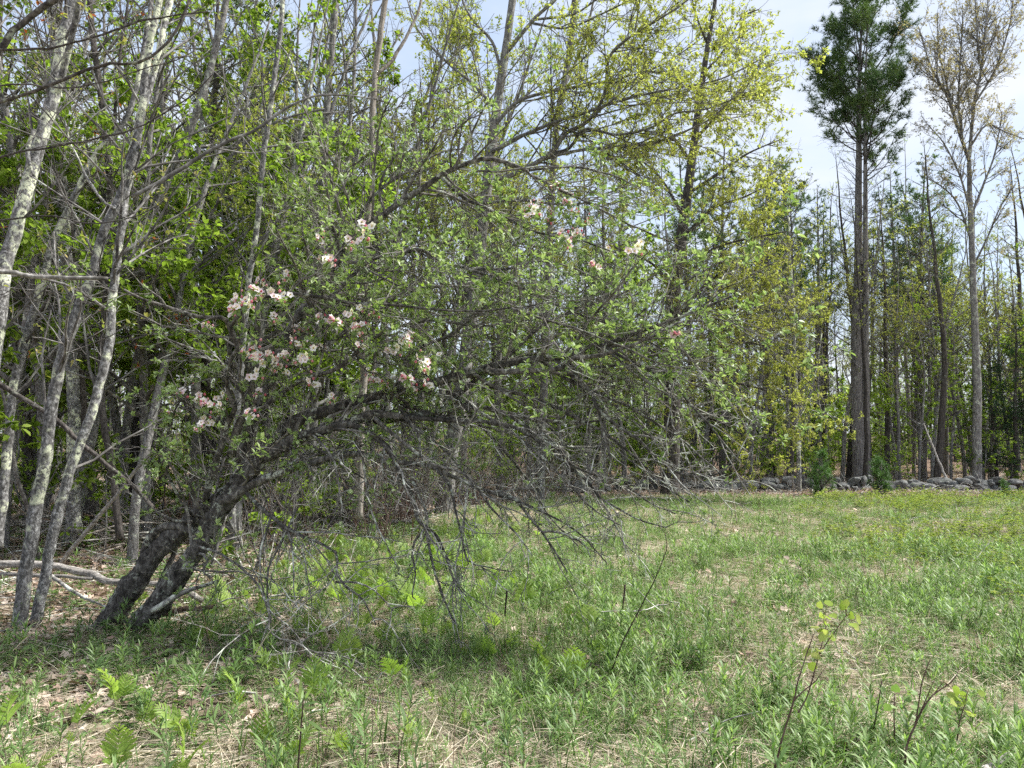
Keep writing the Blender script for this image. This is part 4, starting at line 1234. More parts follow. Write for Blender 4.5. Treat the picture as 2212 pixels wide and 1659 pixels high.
def fill_wood():
    rng = np.random.default_rng(77)
    pts = []

    def ok(x, y, dmin):
        for a, b in pts:
            if (a - x) ** 2 + (b - y) ** 2 < dmin * dmin:
                return False
        return True
    kinds = {'green': (GREEN, 'young_maple', 'young maple with bright green leaves', 'young green maples of the wood'),
             'bud': (BUD, 'budding_tree', 'tree hazed with yellowish opening leaves', 'budding trees of the wood'),
             'pole': (POLE, 'pole_tree', 'slim straight tree with thin crown', 'slim straight trunks of the wood'),
             'pine': (PINE, 'white_pine', 'smaller dark green pine', 'smaller pines of the wood'),
             'sap': (SAP, 'maple_sapling', 'sapling with fresh green leaves', 'leafy saplings on the woodland floor'),
             'heml': (HEML, 'hemlock_tree', 'dark hemlock with drooping boughs', 'dark hemlocks behind the wall')}
    def where(px):
        k = int(np.searchsorted([330, 620, 900, 1180, 1480, 1790, 1960, 2130], px))
        return ['behind the lichened stems', 'behind the blossoming side of the apple', 'around the pale snag', 'about the yellow-green maple trunk', 'between the maple and the oak',
                'between the oak and the twin pine', 'close about the twin pine', 'between the twin pine and the pink-budded tree', 'beyond the pink-budded tree'][k]
    heights = {'green': (8.5, 9.5, 10.5), 'bud': (12, 13, 14), 'pole': (13, 14, 15), 'pine': (13, 13), 'sap': (2.4, 3.2, 1.6), 'heml': (9,)}

    def put(kind, x, y, s=None, v=None):
        lib, nm, lab, grp = kinds[kind]
        i = int(rng.integers(len(lib))) if v is None else v
        h = heights[kind][i]
        s = rng.uniform(0.8, 1.2) if s is None else s
        px, _ = to_px(np.array([x, y, 2.0]))
        lim = sky_limit(float(px))
        hmax = (930 - lim) / F * y + 1.6
        if h * s > hmax:
            s = max(0.45, hmax / h * rng.uniform(0.85, 1.0))
        wid = rng.uniform(0.9, 1.15)
        place(lib[i], nm, ('front-row ' if y < 12 or 24 < y < 28 else 'second-row ' if y < 17 or 24 < y < 33 else 'third-row ' if y < 24 else 'deep-set ') + ('short ' if kind == 'sap' and h * s < 2.2 else 'tall ' if h * s > 10 and kind != 'sap' else '') + lab + ', ' + where(float(px)), 'sapling' if kind == 'sap' else 'tree', V3(x, y, -0.02), grp, rng.uniform(0, 6.28), (s * wid, s * wid, s), (rng.normal() * 0.025, rng.normal() * 0.025))
    # left wood
    n = 0
    while n < 78:
        y = rng.uniform(9.0, 40) if n > 34 else rng.uniform(9.0, 20)
        x = rng.uniform(-0.74 * y - 1.5, min(float(edge_x(min(y, 22.0))) - 0.5, 4) if y < 22 else 0.10 * y)
        if not ok(x, y, 0.9):
            continue
        pts.append((x, y))
        px, _ = to_px(np.array([x, y, 1.0]))
        r = rng.random()
        k = 'green' if r < (0.48 if px < 650 else 0.18) else ('pole' if r < 0.72 else 'bud')
        put(k, x, y)
        n += 1
    # right wood behind the wall
    n = 0
    while n < 112:
        y = 25.6 + 34 * rng.random() ** 1.4
        x = rng.uniform(-0.05 * y, 0.74 * y + 2)
        if not ok(x, y, 0.8):
            continue
        pts.append((x, y))
        r = rng.random()
        k = 'pole' if r < 0.55 else ('green' if r < 0.70 else ('bud' if r < 0.88 else 'pine'))
        put(k, x, y)
        n += 1
    # leafy maples and budding trees that fill the left and middle of the wood
    for k, px, Y, sc in (('green', 330, 10.5, 1.1), ('green', 420, 11.5, 1.15), ('green', 500, 10.8, 1.1), ('green', 570, 13, 1.2), ('green', 260, 12.5, 1.2), ('green', 90, 11, 1.1), ('green', 640, 14.5, 1.2), ('green', 10, 12.5, 1.2), ('green', 460, 14, 1.3), ('green', 1270, 24.5, 1.3), ('green', 1350, 27, 1.2),
                         ('bud', 610, 15, 1.15), ('bud', 680, 17, 1.2), ('bud', 760, 15.5, 1.15), ('bud', 850, 17, 1.2), ('bud', 920, 19, 1.25), ('bud', 1000, 21, 1.25), ('bud', 1080, 23, 1.2), ('bud', 1150, 24.5, 1.2), ('bud', 890, 22, 1.3), ('bud', 1300, 26, 1.1), ('bud', 720, 20, 1.3),
                         ('bud', 1620, 27, 0.9), ('bud', 1700, 28, 0.8), ('bud', 1770, 29, 0.85), ('bud', 1940, 27, 0.8), ('bud', 2010, 28, 0.85), ('bud', 2180, 27.5, 0.8), ('bud', 2080, 30, 0.9), ('bud', 1880, 30, 0.9), ('bud', 1990, 31, 0.95), ('bud', 2140, 31, 0.95), ('bud', 2220, 30, 0.9), ('bud', 1660, 30, 0.95), ('bud', 1730, 27, 0.8), ('bud', 1560, 29, 1.0), ('green', 1980, 27, 0.75), ('green', 2050, 27.8, 0.8), ('green', 2150, 29, 0.7)):
        q = at(px, 930, Y)
        put(k, float(q[0]), Y, sc)
    # pines seen behind the left maples
    for (px, Y) in ((520, 19), (560, 23), (1560, 31), (1660, 32), (1730, 34), (1780, 37), (1930, 35), (1990, 33), (2040, 36), (1500, 33)):
        q = at(px, 930, Y)
        put('pine', q[0], Y, 1.15)
    for (px, Y) in ((2150, 27.5), (2190, 27), (2230, 28), (2260, 27), (2120, 31)):
        q = at(px, 930, Y)
        put('heml', q[0], Y, rng.uniform(0.55, 0.75))
    for px in range(1120, 1820, 24):
        Y = rng.uniform(25.2, 36)
        q = at(px + rng.normal() * 10, 930, Y)
        put('sap', float(q[0]), Y, rng.uniform(0.9, 1.5))
    for px, Y in ((1290, 30), (1390, 34), (1230, 33), (1530, 36), (1610, 40), (1670, 35)):
        q = at(px, 930, Y)
        put('heml', float(q[0]), Y, rng.uniform(0.5, 0.7))
    # saplings
    n = 0
    while n < 120:
        if n < 62:
            y = rng.uniform(8.6, 24)
            x = rng.uniform(-0.74 * y - 0.5, float(edge_x(min(y, 22.0))) - 0.4)
        else:
            y = rng.uniform(25.2, 40)
            x = rng.uniform(-0.05 * y, 0.73 * y)
        if not ok(x, y, 0.5):
            continue
        pts.append((x, y))
        put('sap', x, y, rng.uniform(0.7, 1.3))
        n += 1


fill_wood()


# ------------------------------------------------------------------ stone wall
def stone_mesh(seed):
    import bmesh
    bm = bmesh.new()
    bmesh.ops.create_icosphere(bm, subdivisions=3, radius=0.5)
    r = np.random.default_rng(seed)
    pl = nrm(r.normal(size=(9, 3)))
    off = r.uniform(0.24, 0.44, 9)
    ph = r.uniform(0, 6.28, (4, 3))
    for v in bm.verts:
        p = np.array(v.co)
        for n_, o in zip(pl, off):
            d = p.dot(n_) - o
            if d > 0:
                p = p - n_ * d * 0.94
        p = p * (1 + 0.04 * math.sin(9 * p[0] + ph[0, 0]) + 0.04 * math.sin(11 * p[1] + ph[1, 0]) + 0.03 * math.sin(15 * p[2] + ph[2, 0]))
        v.co = p
    me = bpy.data.meshes.new('stone')
    bm.to_mesh(me)
    bm.free()
    me.materials.append(M['stone'])
    return me


STONES = [stone_mesh(s) for s in range(8)]


def wall_y(x):
    return 24.0 + 0.02 * x


def build_wall():
    rng = np.random.default_rng(9)
    base = V3(9.0, wall_y(9.0))
    root = thing('stone_wall', 'low tumbled wall of grey fieldstones along the far edge of the field', 'stone wall', base)

    def st(x, y, z, sx, sy, sz, rz=None):
        o = obj('stone', STONES[int(rng.integers(8))], root)
        o.location = (x - base[0], y - base[1], z - base[2])
        o.scale = (sx, sy, sz)
        o.rotation_euler = (rng.normal() * 0.15, rng.normal() * 0.15, rng.uniform(0, 6.28) if rz is None else rz)
    # the stones one can pick out, by picture position
    for px, py, w, h in [(1746, 1046, 24, 18), (1846, 1040, 26, 18), (1865, 1038, 18, 22), (1879, 1037, 17, 19), (1810, 1048, 18, 16), (1836, 1051, 28, 15), (1826, 1063, 22, 15), (1845, 1063, 16, 13), (2026, 1044, 46, 26), (2055, 1048, 30, 20),
                         (2078, 1042, 38, 20), (2097, 1037, 23, 18), (2111, 1053, 28, 17), (2122, 1044, 26, 16), (2154, 1038, 24, 16), (2140, 1042, 14, 14), (2190, 1040, 28, 14), (2170, 1056, 36, 16), (2074, 1060, 34, 16), (2205, 1052, 26, 14),
                         (1943, 1047, 28, 22), (1975, 1046, 20, 18), (1705, 1046, 14, 20), (1719, 1048, 16, 16), (1252, 1056, 36, 30), (1404, 1036, 13, 12), (1414, 1042, 16, 18), (1396, 1045, 20, 14), (1355, 1042, 24, 14), (1385, 1052, 22, 14), (1340, 1050, 20, 16),
                         (1499, 1050, 16, 14), (1527, 1046, 20, 14), (1562, 1050, 24, 14), (1594, 1040, 13, 12), (1600, 1052, 24, 14), (1658, 1040, 30, 18), (1650, 1052, 24, 14), (1690, 1050, 16, 12), (1310, 1056, 24, 18), (1480, 1052, 22, 15), (1545, 1056, 20, 12), (1630, 1052, 20, 13)]:
        x = (px - W2) / F * 23.9
        y = wall_y(x) + rng.uniform(-0.2, 0.2) + (-0.35 if py > 1055 else 0.1)
        p = at(px, py, y)
        g = float(gz(p[0], p[1]))
        sx, sz = w / F * y * 1.15, h / F * y * 1.15
        z = max(min(p[2], g + 0.55), g + sz * 0.30)
        st(p[0], y, z, sx, sx * rng.uniform(0.8, 1.1), sz, rng.normal() * 0.3)
    # smaller stones in two rough courses
    for x in np.arange(2.0, 19.5, 0.36):
        for q in range(2):
            if rng.random() < (0.15 if q == 0 else 0.5):
                continue
            y = wall_y(x) + rng.normal() * 0.13 + 0.12
            s = rng.uniform(0.22, 0.62) * (0.8 if q else 1.1)
            xx = x + rng.uniform(-0.15, 0.15)
            st(xx, y, float(gz(xx, y)) + (0.10 if q == 0 else 0.28) + rng.uniform(-0.04, 0.04), s * 1.25, s, s * 0.8)
    # outlying stones on the left
    for px, py, w in ((1205, 1062, 22), (1228, 1064, 16), (1285, 1064, 18)):
        p = on_ground(px, py)
        st(p[0], p[1], p[2] + 0.08, w / F * p[1] * 1.2, w / F * p[1], w / F * p[1] * 0.8)


build_wall()

# pine saplings before the wall
for px, py, v, s, lab in ((1775, 1072, 0, 1.15, 'bushy pine sapling before the stone wall, the taller one'), (1902, 1068, 1, 1.35, 'low spreading pine sapling before the stone wall, nearest the tall twin pine'), (2170, 1072, 1, 0.6, 'small pine seedling among the fallen wall stones')):
    p = on_ground(px, py)
    place(PSAP[v], 'pine_sapling', lab, 'sapling', V3(p[0], p[1]), 'pine saplings by the wall', 0.4, s)


# ------------------------------------------------------------------ small plants of the ground (source shapes)
def strip(width, arch, n=4, tipdroop=0.15):
    """narrow leaf: widths along its length, bent downwards"""
    x = np.linspace(0, 1, n)
    w = width * np.sin(np.pi * np.clip(x * 0.9 + 0.08, 0, 1)) ** 0.8
    z = arch * np.sin(np.pi * x * 0.6) - tipdroop * x * x
    V = []
    for i in range(n - 1):
        V += [[x[i], w[i], z[i]], [x[i], -w[i], z[i]]]
    V.append([1, 0, z[-1]])
    T = []
    for i in range(n - 2):
        a = 2 * i
        T += [[a, a + 1, a + 3], [a, a + 3, a + 2]]
    a = 2 * (n - 2)
    T.append([a, a + 1, a + 2])
    return np.array(V, float), np.array(T)


LANCE = strip(0.066, 0.06, 4, 0.26)
BLADE = strip(0.018, 0.10, 4, 0.40)
STRAWS = strip(0.0042, 0.04, 5, 0.06)


def goldenrod(seed, h, leafm, stemm, nl=20, ll=0.085):
    r = np.random.default_rng(seed)
    mb = MB()
    P = march(np.zeros((1, 3)) - [[0, 0, 0.02]], np.array([[r.normal() * 0.12, r.normal() * 0.12, 1]]), np.array([h]), 6, 0.05, (0, 0, 0.02), r)
    mb.add(*tubes(P, taper(1, 6, 0.0028, 0.0012), 3), mat=1)
    t = np.sort(r.uniform(0.12, 1.0, nl))
    c = np.stack([np.interp(t, np.linspace(0, 1, 6), P[0, :, i]) for i in range(3)], -1)
    az = np.arange(nl) * 2.4 + r.normal(size=nl) * 0.3
    el = 0.35 + 0.75 * t ** 2 + r.normal(size=nl) * 0.15
    d = np.stack([np.cos(az) * np.cos(el), np.sin(az) * np.cos(el), np.sin(el)], -1)
    s = ll * (1.05 - 0.55 * np.abs(t - 0.62)) * r.uniform(0.75, 1.2, nl)
    V, fa, ti = leaf_batch(c, d, np.repeat([[0, 0, 1.0]], nl, 0), s, LANCE, r)
    mb.add(V, fa, 0, ti)
    return mb.build('goldenrod', [leafm, stemm])


def tuft(seed, n, h, tpl, mat, spread=0.04, lean=0.5):
    r = np.random.default_rng(seed)
    mb = MB()
    c = np.stack([r.normal(size=n) * spread, r.normal(size=n) * spread, np.full(n, -0.01)], -1)
    az = r.uniform(0, 6.28, n)
    el = np.clip(r.normal(1.25, 0.3 * lean / 0.5, n), 0.3, 1.55)
    d = np.stack([np.cos(az) * np.cos(el), np.sin(az) * np.cos(el), np.sin(el)], -1)
    V, fa, ti = leaf_batch(c, d, np.repeat([[0, 0, 1.0]], n, 0) + r.normal(size=(n, 3)) * 0.2, h * r.uniform(0.5, 1.2, n), tpl, r)
    mb.add(V, fa, 0, ti)
    return mb.build('tuft', mat)


def straw(seed, n, L):
    r = np.random.default_rng(seed)
    mb = MB()
    main = r.uniform(0, 6.28)
    az = main + r.normal(size=n) * 0.7
    el = np.abs(r.normal(0.03, 0.10, n))
    c = np.stack([r.normal(size=n) * 0.10, r.normal(size=n) * 0.10, r.uniform(0.005, 0.05, n)], -1)
    d = np.stack([np.cos(az) * np.cos(el), np.sin(az) * np.cos(el), np.sin(el)], -1)
    V, fa, ti = leaf_batch(c, d, np.repeat([[0, 0, 1.0]], n, 0) + r.normal(size=(n, 3)) * 0.4, L * r.uniform(0.4, 1.2, n), STRAWS, r)
    mb.add(V, fa, 0, ti)
    return mb.build('straw', M['straw'])


CURL = (MAPLE[0] * np.array([1, 1.1, 1]) + np.stack([np.zeros(10), np.zeros(10), 0.45 * np.abs(MAPLE[0][:, 1]) ** 1.2 + 0.25 * (MAPLE[0][:, 0] - 0.5) ** 2], -1), MAPLE[1])


def litter(seed, n):
    r = np.random.default_rng(seed)
    mb = MB()
    c = np.stack([r.normal(size=n) * 0.09, r.normal(size=n) * 0.09, r.uniform(0.0, 0.02, n)], -1)
    az = r.uniform(0, 6.28, n)
    d = np.stack([np.cos(az), np.sin(az), r.normal(size=n) * 0.18], -1)
    up = np.repeat([[0, 0, 1.0]], n, 0) * np.sign(r.normal(size=(n, 1)) + 0.8) + r.normal(size=(n, 3)) * 0.3
    V, fa, ti = leaf_batch(c, d, nrm(up), r.uniform(0.03, 0.075, n), CURL, r)
    mb.add(V, fa, 0, ti)
    m = n
    az = r.uniform(0, 6.28, m)
    d = np.stack([np.cos(az), np.sin(az), r.normal(size=m) * 0.2], -1)
    c = np.stack([r.normal(size=m) * 0.10, r.normal(size=m) * 0.10, r.uniform(0.0, 0.02, m)], -1)
    V, fa, ti = leaf_batch(c, d, nrm(np.array([[0, 0, 1.0]]) + r.normal(size=(m, 3)) * 0.4), r.uniform(0.025, 0.07, m), ROUND, r)
    mb.add(V, fa, 0, ti)
    return mb.build('litter', M['litter'], smooth=False)


def lowplant(seed, n, h, leafm, size, tpl=ROUND, k=3):
    r = np.random.default_rng(seed)
    mb = MB()
    az = r.uniform(0, 6.28, n)
    el = r.uniform(0.7, 1.4, n)
    d = np.stack([np.cos(az) * np.cos(el), np.sin(az) * np.cos(el), np.sin(el)], -1)
    P = march(r.normal(size=(n, 3)) * [0.02, 0.02, 0], d, h * r.uniform(0.5, 1.2, n), 4, 0.12, (0, 0, 0.02), r)
    mb.add(*tubes(P, taper(n, 4, 0.0016, 0.0009), 3), mat=1)
    tip = np.repeat(P[:, -1], k, 0)
    a2 = r.uniform(0, 6.28, n * k)
    dd = np.stack([np.cos(a2), np.sin(a2), r.normal(0.1, 0.25, n * k)], -1)
    V, fa, ti = leaf_batch(tip, dd, np.repeat([[0, 0, 1.0]], n * k, 0) + r.normal(size=(n * k, 3)) * 0.25, size * r.uniform(0.6, 1.2, n * k), tpl, r)
    mb.add(V, fa, 0, ti)
    return mb.build('lowplant', [leafm, M['stem_green']])


def frond(seed, stalk=0.22, L=0.19, split=False):
    """sensitive fern: bare stalk, broad triangular blade of wavy-edged paired lobes"""
    r = np.random.default_rng(seed)
    mb = MB()
    lean = r.uniform(0.15, 0.4)
    az = 0.0
    n = 14
    s = np.linspace(0, 1, n)
    th = np.pi / 2 - lean * s - 0.75 * np.clip(s - 0.5, 0, 1) ** 1.3
    seg = (stalk + L) / (n - 1)
    P = np.zeros((n, 3))
    for i in range(1, n):
        P[i] = P[i - 1] + seg * np.array([np.cos(th[i]), 0, np.sin(th[i])])
    P[:, 2] -= 0.02
    mb.add(*tubes(P[None], taper(1, n, 0.0026, 0.001), 4), mat=1)
    s0 = stalk / (stalk + L)
    npair = 7
    xs = np.array([0, 0.14, 0.28, 0.42, 0.56, 0.70, 0.85, 1.0])
    hw = np.array([0.05, 0.095, 0.085, 0.115, 0.09, 0.10, 0.065, 0.0])
    tv, tf = [], []
    for i in range(8):
        z = 0.10 * np.sin(xs[i] * 2.2) - 0.16 * xs[i] ** 2
        tv += [[xs[i], hw[i], z + 0.02], [xs[i], 0, z], [xs[i], -hw[i], z + 0.02]]
    for i in range(7):
        a = 3 * i
        tf += [[a, a + 1, a + 4, a + 3], [a + 1, a + 2, a + 5, a + 4]]
    tpl = (np.array(tv), np.array(tf))
    pos, dr, sz, upv = [], [], [], []
    for q in range(npair):
        u = q / (npair - 0.4)
        t = s0 + (1 - s0) * u
        c = np.array([np.interp(t, s, P[:, i]) for i in range(3)])
        T = nrm(np.array([np.interp(min(1, t + 0.04), s, P[:, i]) for i in range(3)]) - c) if t < 0.97 else nrm(P[-1] - P[-2])
        N = nrm(np.cross(T, [0, 1, 0]))
        for sd in (-1, 1):
            a = 1.0 - 0.35 * u
            dr.append(nrm(T * np.cos(a) + np.array([0, sd, 0]) * np.sin(a) + N * r.normal(0, 0.10)))
            pos.append(c)
            sz.append(L * (0.66 * (1 - u) ** 0.65 + 0.12) * r.uniform(0.88, 1.1))
            upv.append(-N if N[2] < 0 else N)
    T = nrm(P[-1] - P[-2])
    N = nrm(np.cross(T, [0, 1, 0]))
    dr.append(T); pos.append(P[-1] - T * 0.01); sz.append(L * 0.22); upv.append(-N if N[2] < 0 else N)
    V, fa, ti = leaf_batch(np.array(pos), np.array(dr), np.array(upv), np.array(sz), tpl, r)
    mb.add(V, fa, 0, np.full(len(V), r.random()) * 0.6 + ti * 0.4)
    if split:
        a, b = MB(), MB()
        a.add(V, fa, 0, np.full(len(V), r.random()) * 0.6 + ti * 0.4)
        b.add(*tubes(P[None], taper(1, n, 0.0026, 0.001), 4))
        return a.build('frond', M['leaf_fern']), b.build('stalk', M['stem_green'])
    return mb.build('frond', [M['leaf_fern'], M['stem_green']])


def sticks_mesh(seed, n, L, mat, rad=0.006):
    r = np.random.default_rng(seed)
    mb = MB()
    az = r.uniform(0, 6.28, n)
    d = np.stack([np.cos(az), np.sin(az), np.abs(r.normal(size=n)) * 0.12], -1)
    P = march(r.normal(size=(n, 3)) * [0.25, 0.25, 0.02] + [0, 0, 0.02], d, L * r.uniform(0.5, 1.3, n), 6, 0.12, (0, 0, 0), r)
    R = taper(n, 6, rad * r.uniform(0.5, 1.2, n), rad * 0.35)
    mb.add(*tubes(P, R, 4))
    G = grow(P, R, r, [dict(per_m=3, t0=0.3, ang=0.7, sd=0.2, ratio=0.4, lmin=0.08, lmax=0.4, wob=0.15, trop=(0, 0, 0), n=4, rr=0.6, rmin=0.0016)])
    for p, q in G:
        mb.add(*tubes(p, q, 3))
    return mb.build('sticks', mat)


GOLD = [goldenrod(300 + i, [0.30, 0.24, 0.36, 0.18][i], M['leaf_herb'], M['stem_green'], [30, 24, 34, 20][i], [0.10, 0.09, 0.105, 0.08][i]) for i in range(4)]
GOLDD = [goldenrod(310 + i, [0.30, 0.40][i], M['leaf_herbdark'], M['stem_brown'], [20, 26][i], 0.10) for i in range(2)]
GRASS = [tuft(320 + i, 16, [0.16, 0.22, 0.12][i], BLADE, M['grass'], [0.03, 0.05, 0.04][i]) for i in range(3)]
STRAW = [straw(330 + i, 9, [0.35, 0.55, 0.25][i]) for i in range(3)]
LITTER = [litter(340 + i, 7) for i in range(4)]
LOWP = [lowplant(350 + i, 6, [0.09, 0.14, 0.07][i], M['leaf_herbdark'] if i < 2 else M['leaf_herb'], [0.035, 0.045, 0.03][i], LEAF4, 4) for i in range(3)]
SHRUBL = [lowplant(360 + i, 14, [0.22, 0.30][i], M['leaf_shrub'], 0.032, LEAF4, 7) for i in range(2)]
FROND = [frond(370 + i, [0.20, 0.26, 0.16, 0.22][i], [0.24, 0.26, 0.20, 0.28][i]) for i in range(4)]
def stalks(seed, mat):
    r = np.random.default_rng(seed)
    mb = MB()
    P = march(r.normal(size=(3, 3)) * [0.06, 0.06, 0], np.array([[0, 0, 1.0]]) + r.normal(size=(3, 3)) * 0.2, r.uniform(0.2, 0.5, 3), 6, 0.06, (0, 0, 0), r)
    mb.add(*tubes(P, taper(3, 6, 0.0022, 0.0012), 4))
    return mb.build('stalks', mat)


FRONDS = [frond(370 + i, [0.20, 0.26, 0.16, 0.22, 0.2, 0.15][i], [0.24, 0.26, 0.20, 0.28, 0.22, 0.18][i], True) for i in range(6)]
STALK = [stalks(390, M['stem_brown']), stalks(391, M['twig_red'])]
STICKS = [sticks_mesh(380 + i, 5, 0.5, M['bark_dead']) for i in range(2)]


# ------------------------------------------------------------------ scattering of uncountable ground cover
def make_source(name, meshes):
    col = bpy.data.collections.new(name)
    for i, me in enumerate(meshes):
        col.objects.link(bpy.data.objects.new('%s_%02d' % (name, i), me))
    return col


def make_source_trees(name, variants):
    col = bpy.data.collections.new(name)
    for i, parts in enumerate(variants):
        c = bpy.data.collections.new('%s_%02d' % (name, i))
        col.children.link(c)
        for nm, me, kind in parts:
            c.objects.link(bpy.data.objects.new(nm, me))
    return col


def scatter(name, label, cat, col, nvar, P, S, rng, tilt=0.12):
    me = bpy.data.meshes.new(name)
    n = len(P)
    me.vertices.add(n)
    me.vertices.foreach_set('co', P.astype(np.float32).ravel())
    rot = np.stack([rng.normal(size=n) * tilt, rng.normal(size=n) * tilt, rng.uniform(0, 6.28, n)], -1)
    me.attributes.new('rot', 'FLOAT_VECTOR', 'POINT').data.foreach_set('vector', rot.astype(np.float32).ravel())
    me.attributes.new('scl', 'FLOAT', 'POINT').data.foreach_set('value', S.astype(np.float32))
    me.attributes.new('idx', 'INT', 'POINT').data.foreach_set('value', rng.integers(0, nvar, n).astype(np.int32))
    o = obj(name, me)
    ng = bpy.data.node_groups.new(name, 'GeometryNodeTree')
    ng.interface.new_socket('Geometry', in_out='INPUT', socket_type='NodeSocketGeometry')
    ng.interface.new_socket('Geometry', in_out='OUTPUT', socket_type='NodeSocketGeometry')
    gi = ng.nodes.new('NodeGroupInput')
    go = ng.nodes.new('NodeGroupOutput')
    ci = ng.nodes.new('GeometryNodeCollectionInfo')
    ci.inputs['Collection'].default_value = col
    ci.inputs['Separate Children'].default_value = True
    ci.inputs['Reset Children'].default_value = True
    ip = ng.nodes.new('GeometryNodeInstanceOnPoints')
    ip.inputs['Pick Instance'].default_value = True

    def att(nm, ty):
        a = ng.nodes.new('GeometryNodeInputNamedAttribute')
        a.data_type = ty
        a.inputs['Name'].default_value = nm
        return a.outputs['Attribute']
    ng.links.new(gi.outputs[0], ip.inputs['Points'])
    ng.links.new(ci.outputs[0], ip.inputs['Instance'])
    ng.links.new(att('idx', 'INT'), ip.inputs['Instance Index'])
    e = ng.nodes.new('FunctionNodeEulerToRotation')
    ng.links.new(att('rot', 'FLOAT_VECTOR'), e.inputs[0])
    ng.links.new(e.outputs[0], ip.inputs['Rotation'])
    ng.links.new(att('scl', 'FLOAT'), ip.inputs['Scale'])
    ng.links.new(ip.outputs[0], go.inputs[0])
    m = o.modifiers.new('scatter', 'NODES')
    m.node_group = ng
    return tag(o, label, cat, kind='stuff')


def sample(rng, dens, y0, y1, wfun, fall=0.7, near=5.0):
    """points on the ground within the camera's wedge, thinner with distance"""
    n = int(dens * (y1 - y0) * (1.5 * y1 + 2))
    y = rng.uniform(y0, y1, n)
    x = rng.uniform(-0.75 * y1 - 1, 0.75 * y1 + 1, n)
    w = np.minimum(1, near / y) ** fall * wfun(x, y)
    k = (np.abs(x) < 0.74 * y + 1.0) & (rng.random(n) < w)
    x, y = x[k], y[k]
    return np.stack([x, y, gz(x, y)], -1)


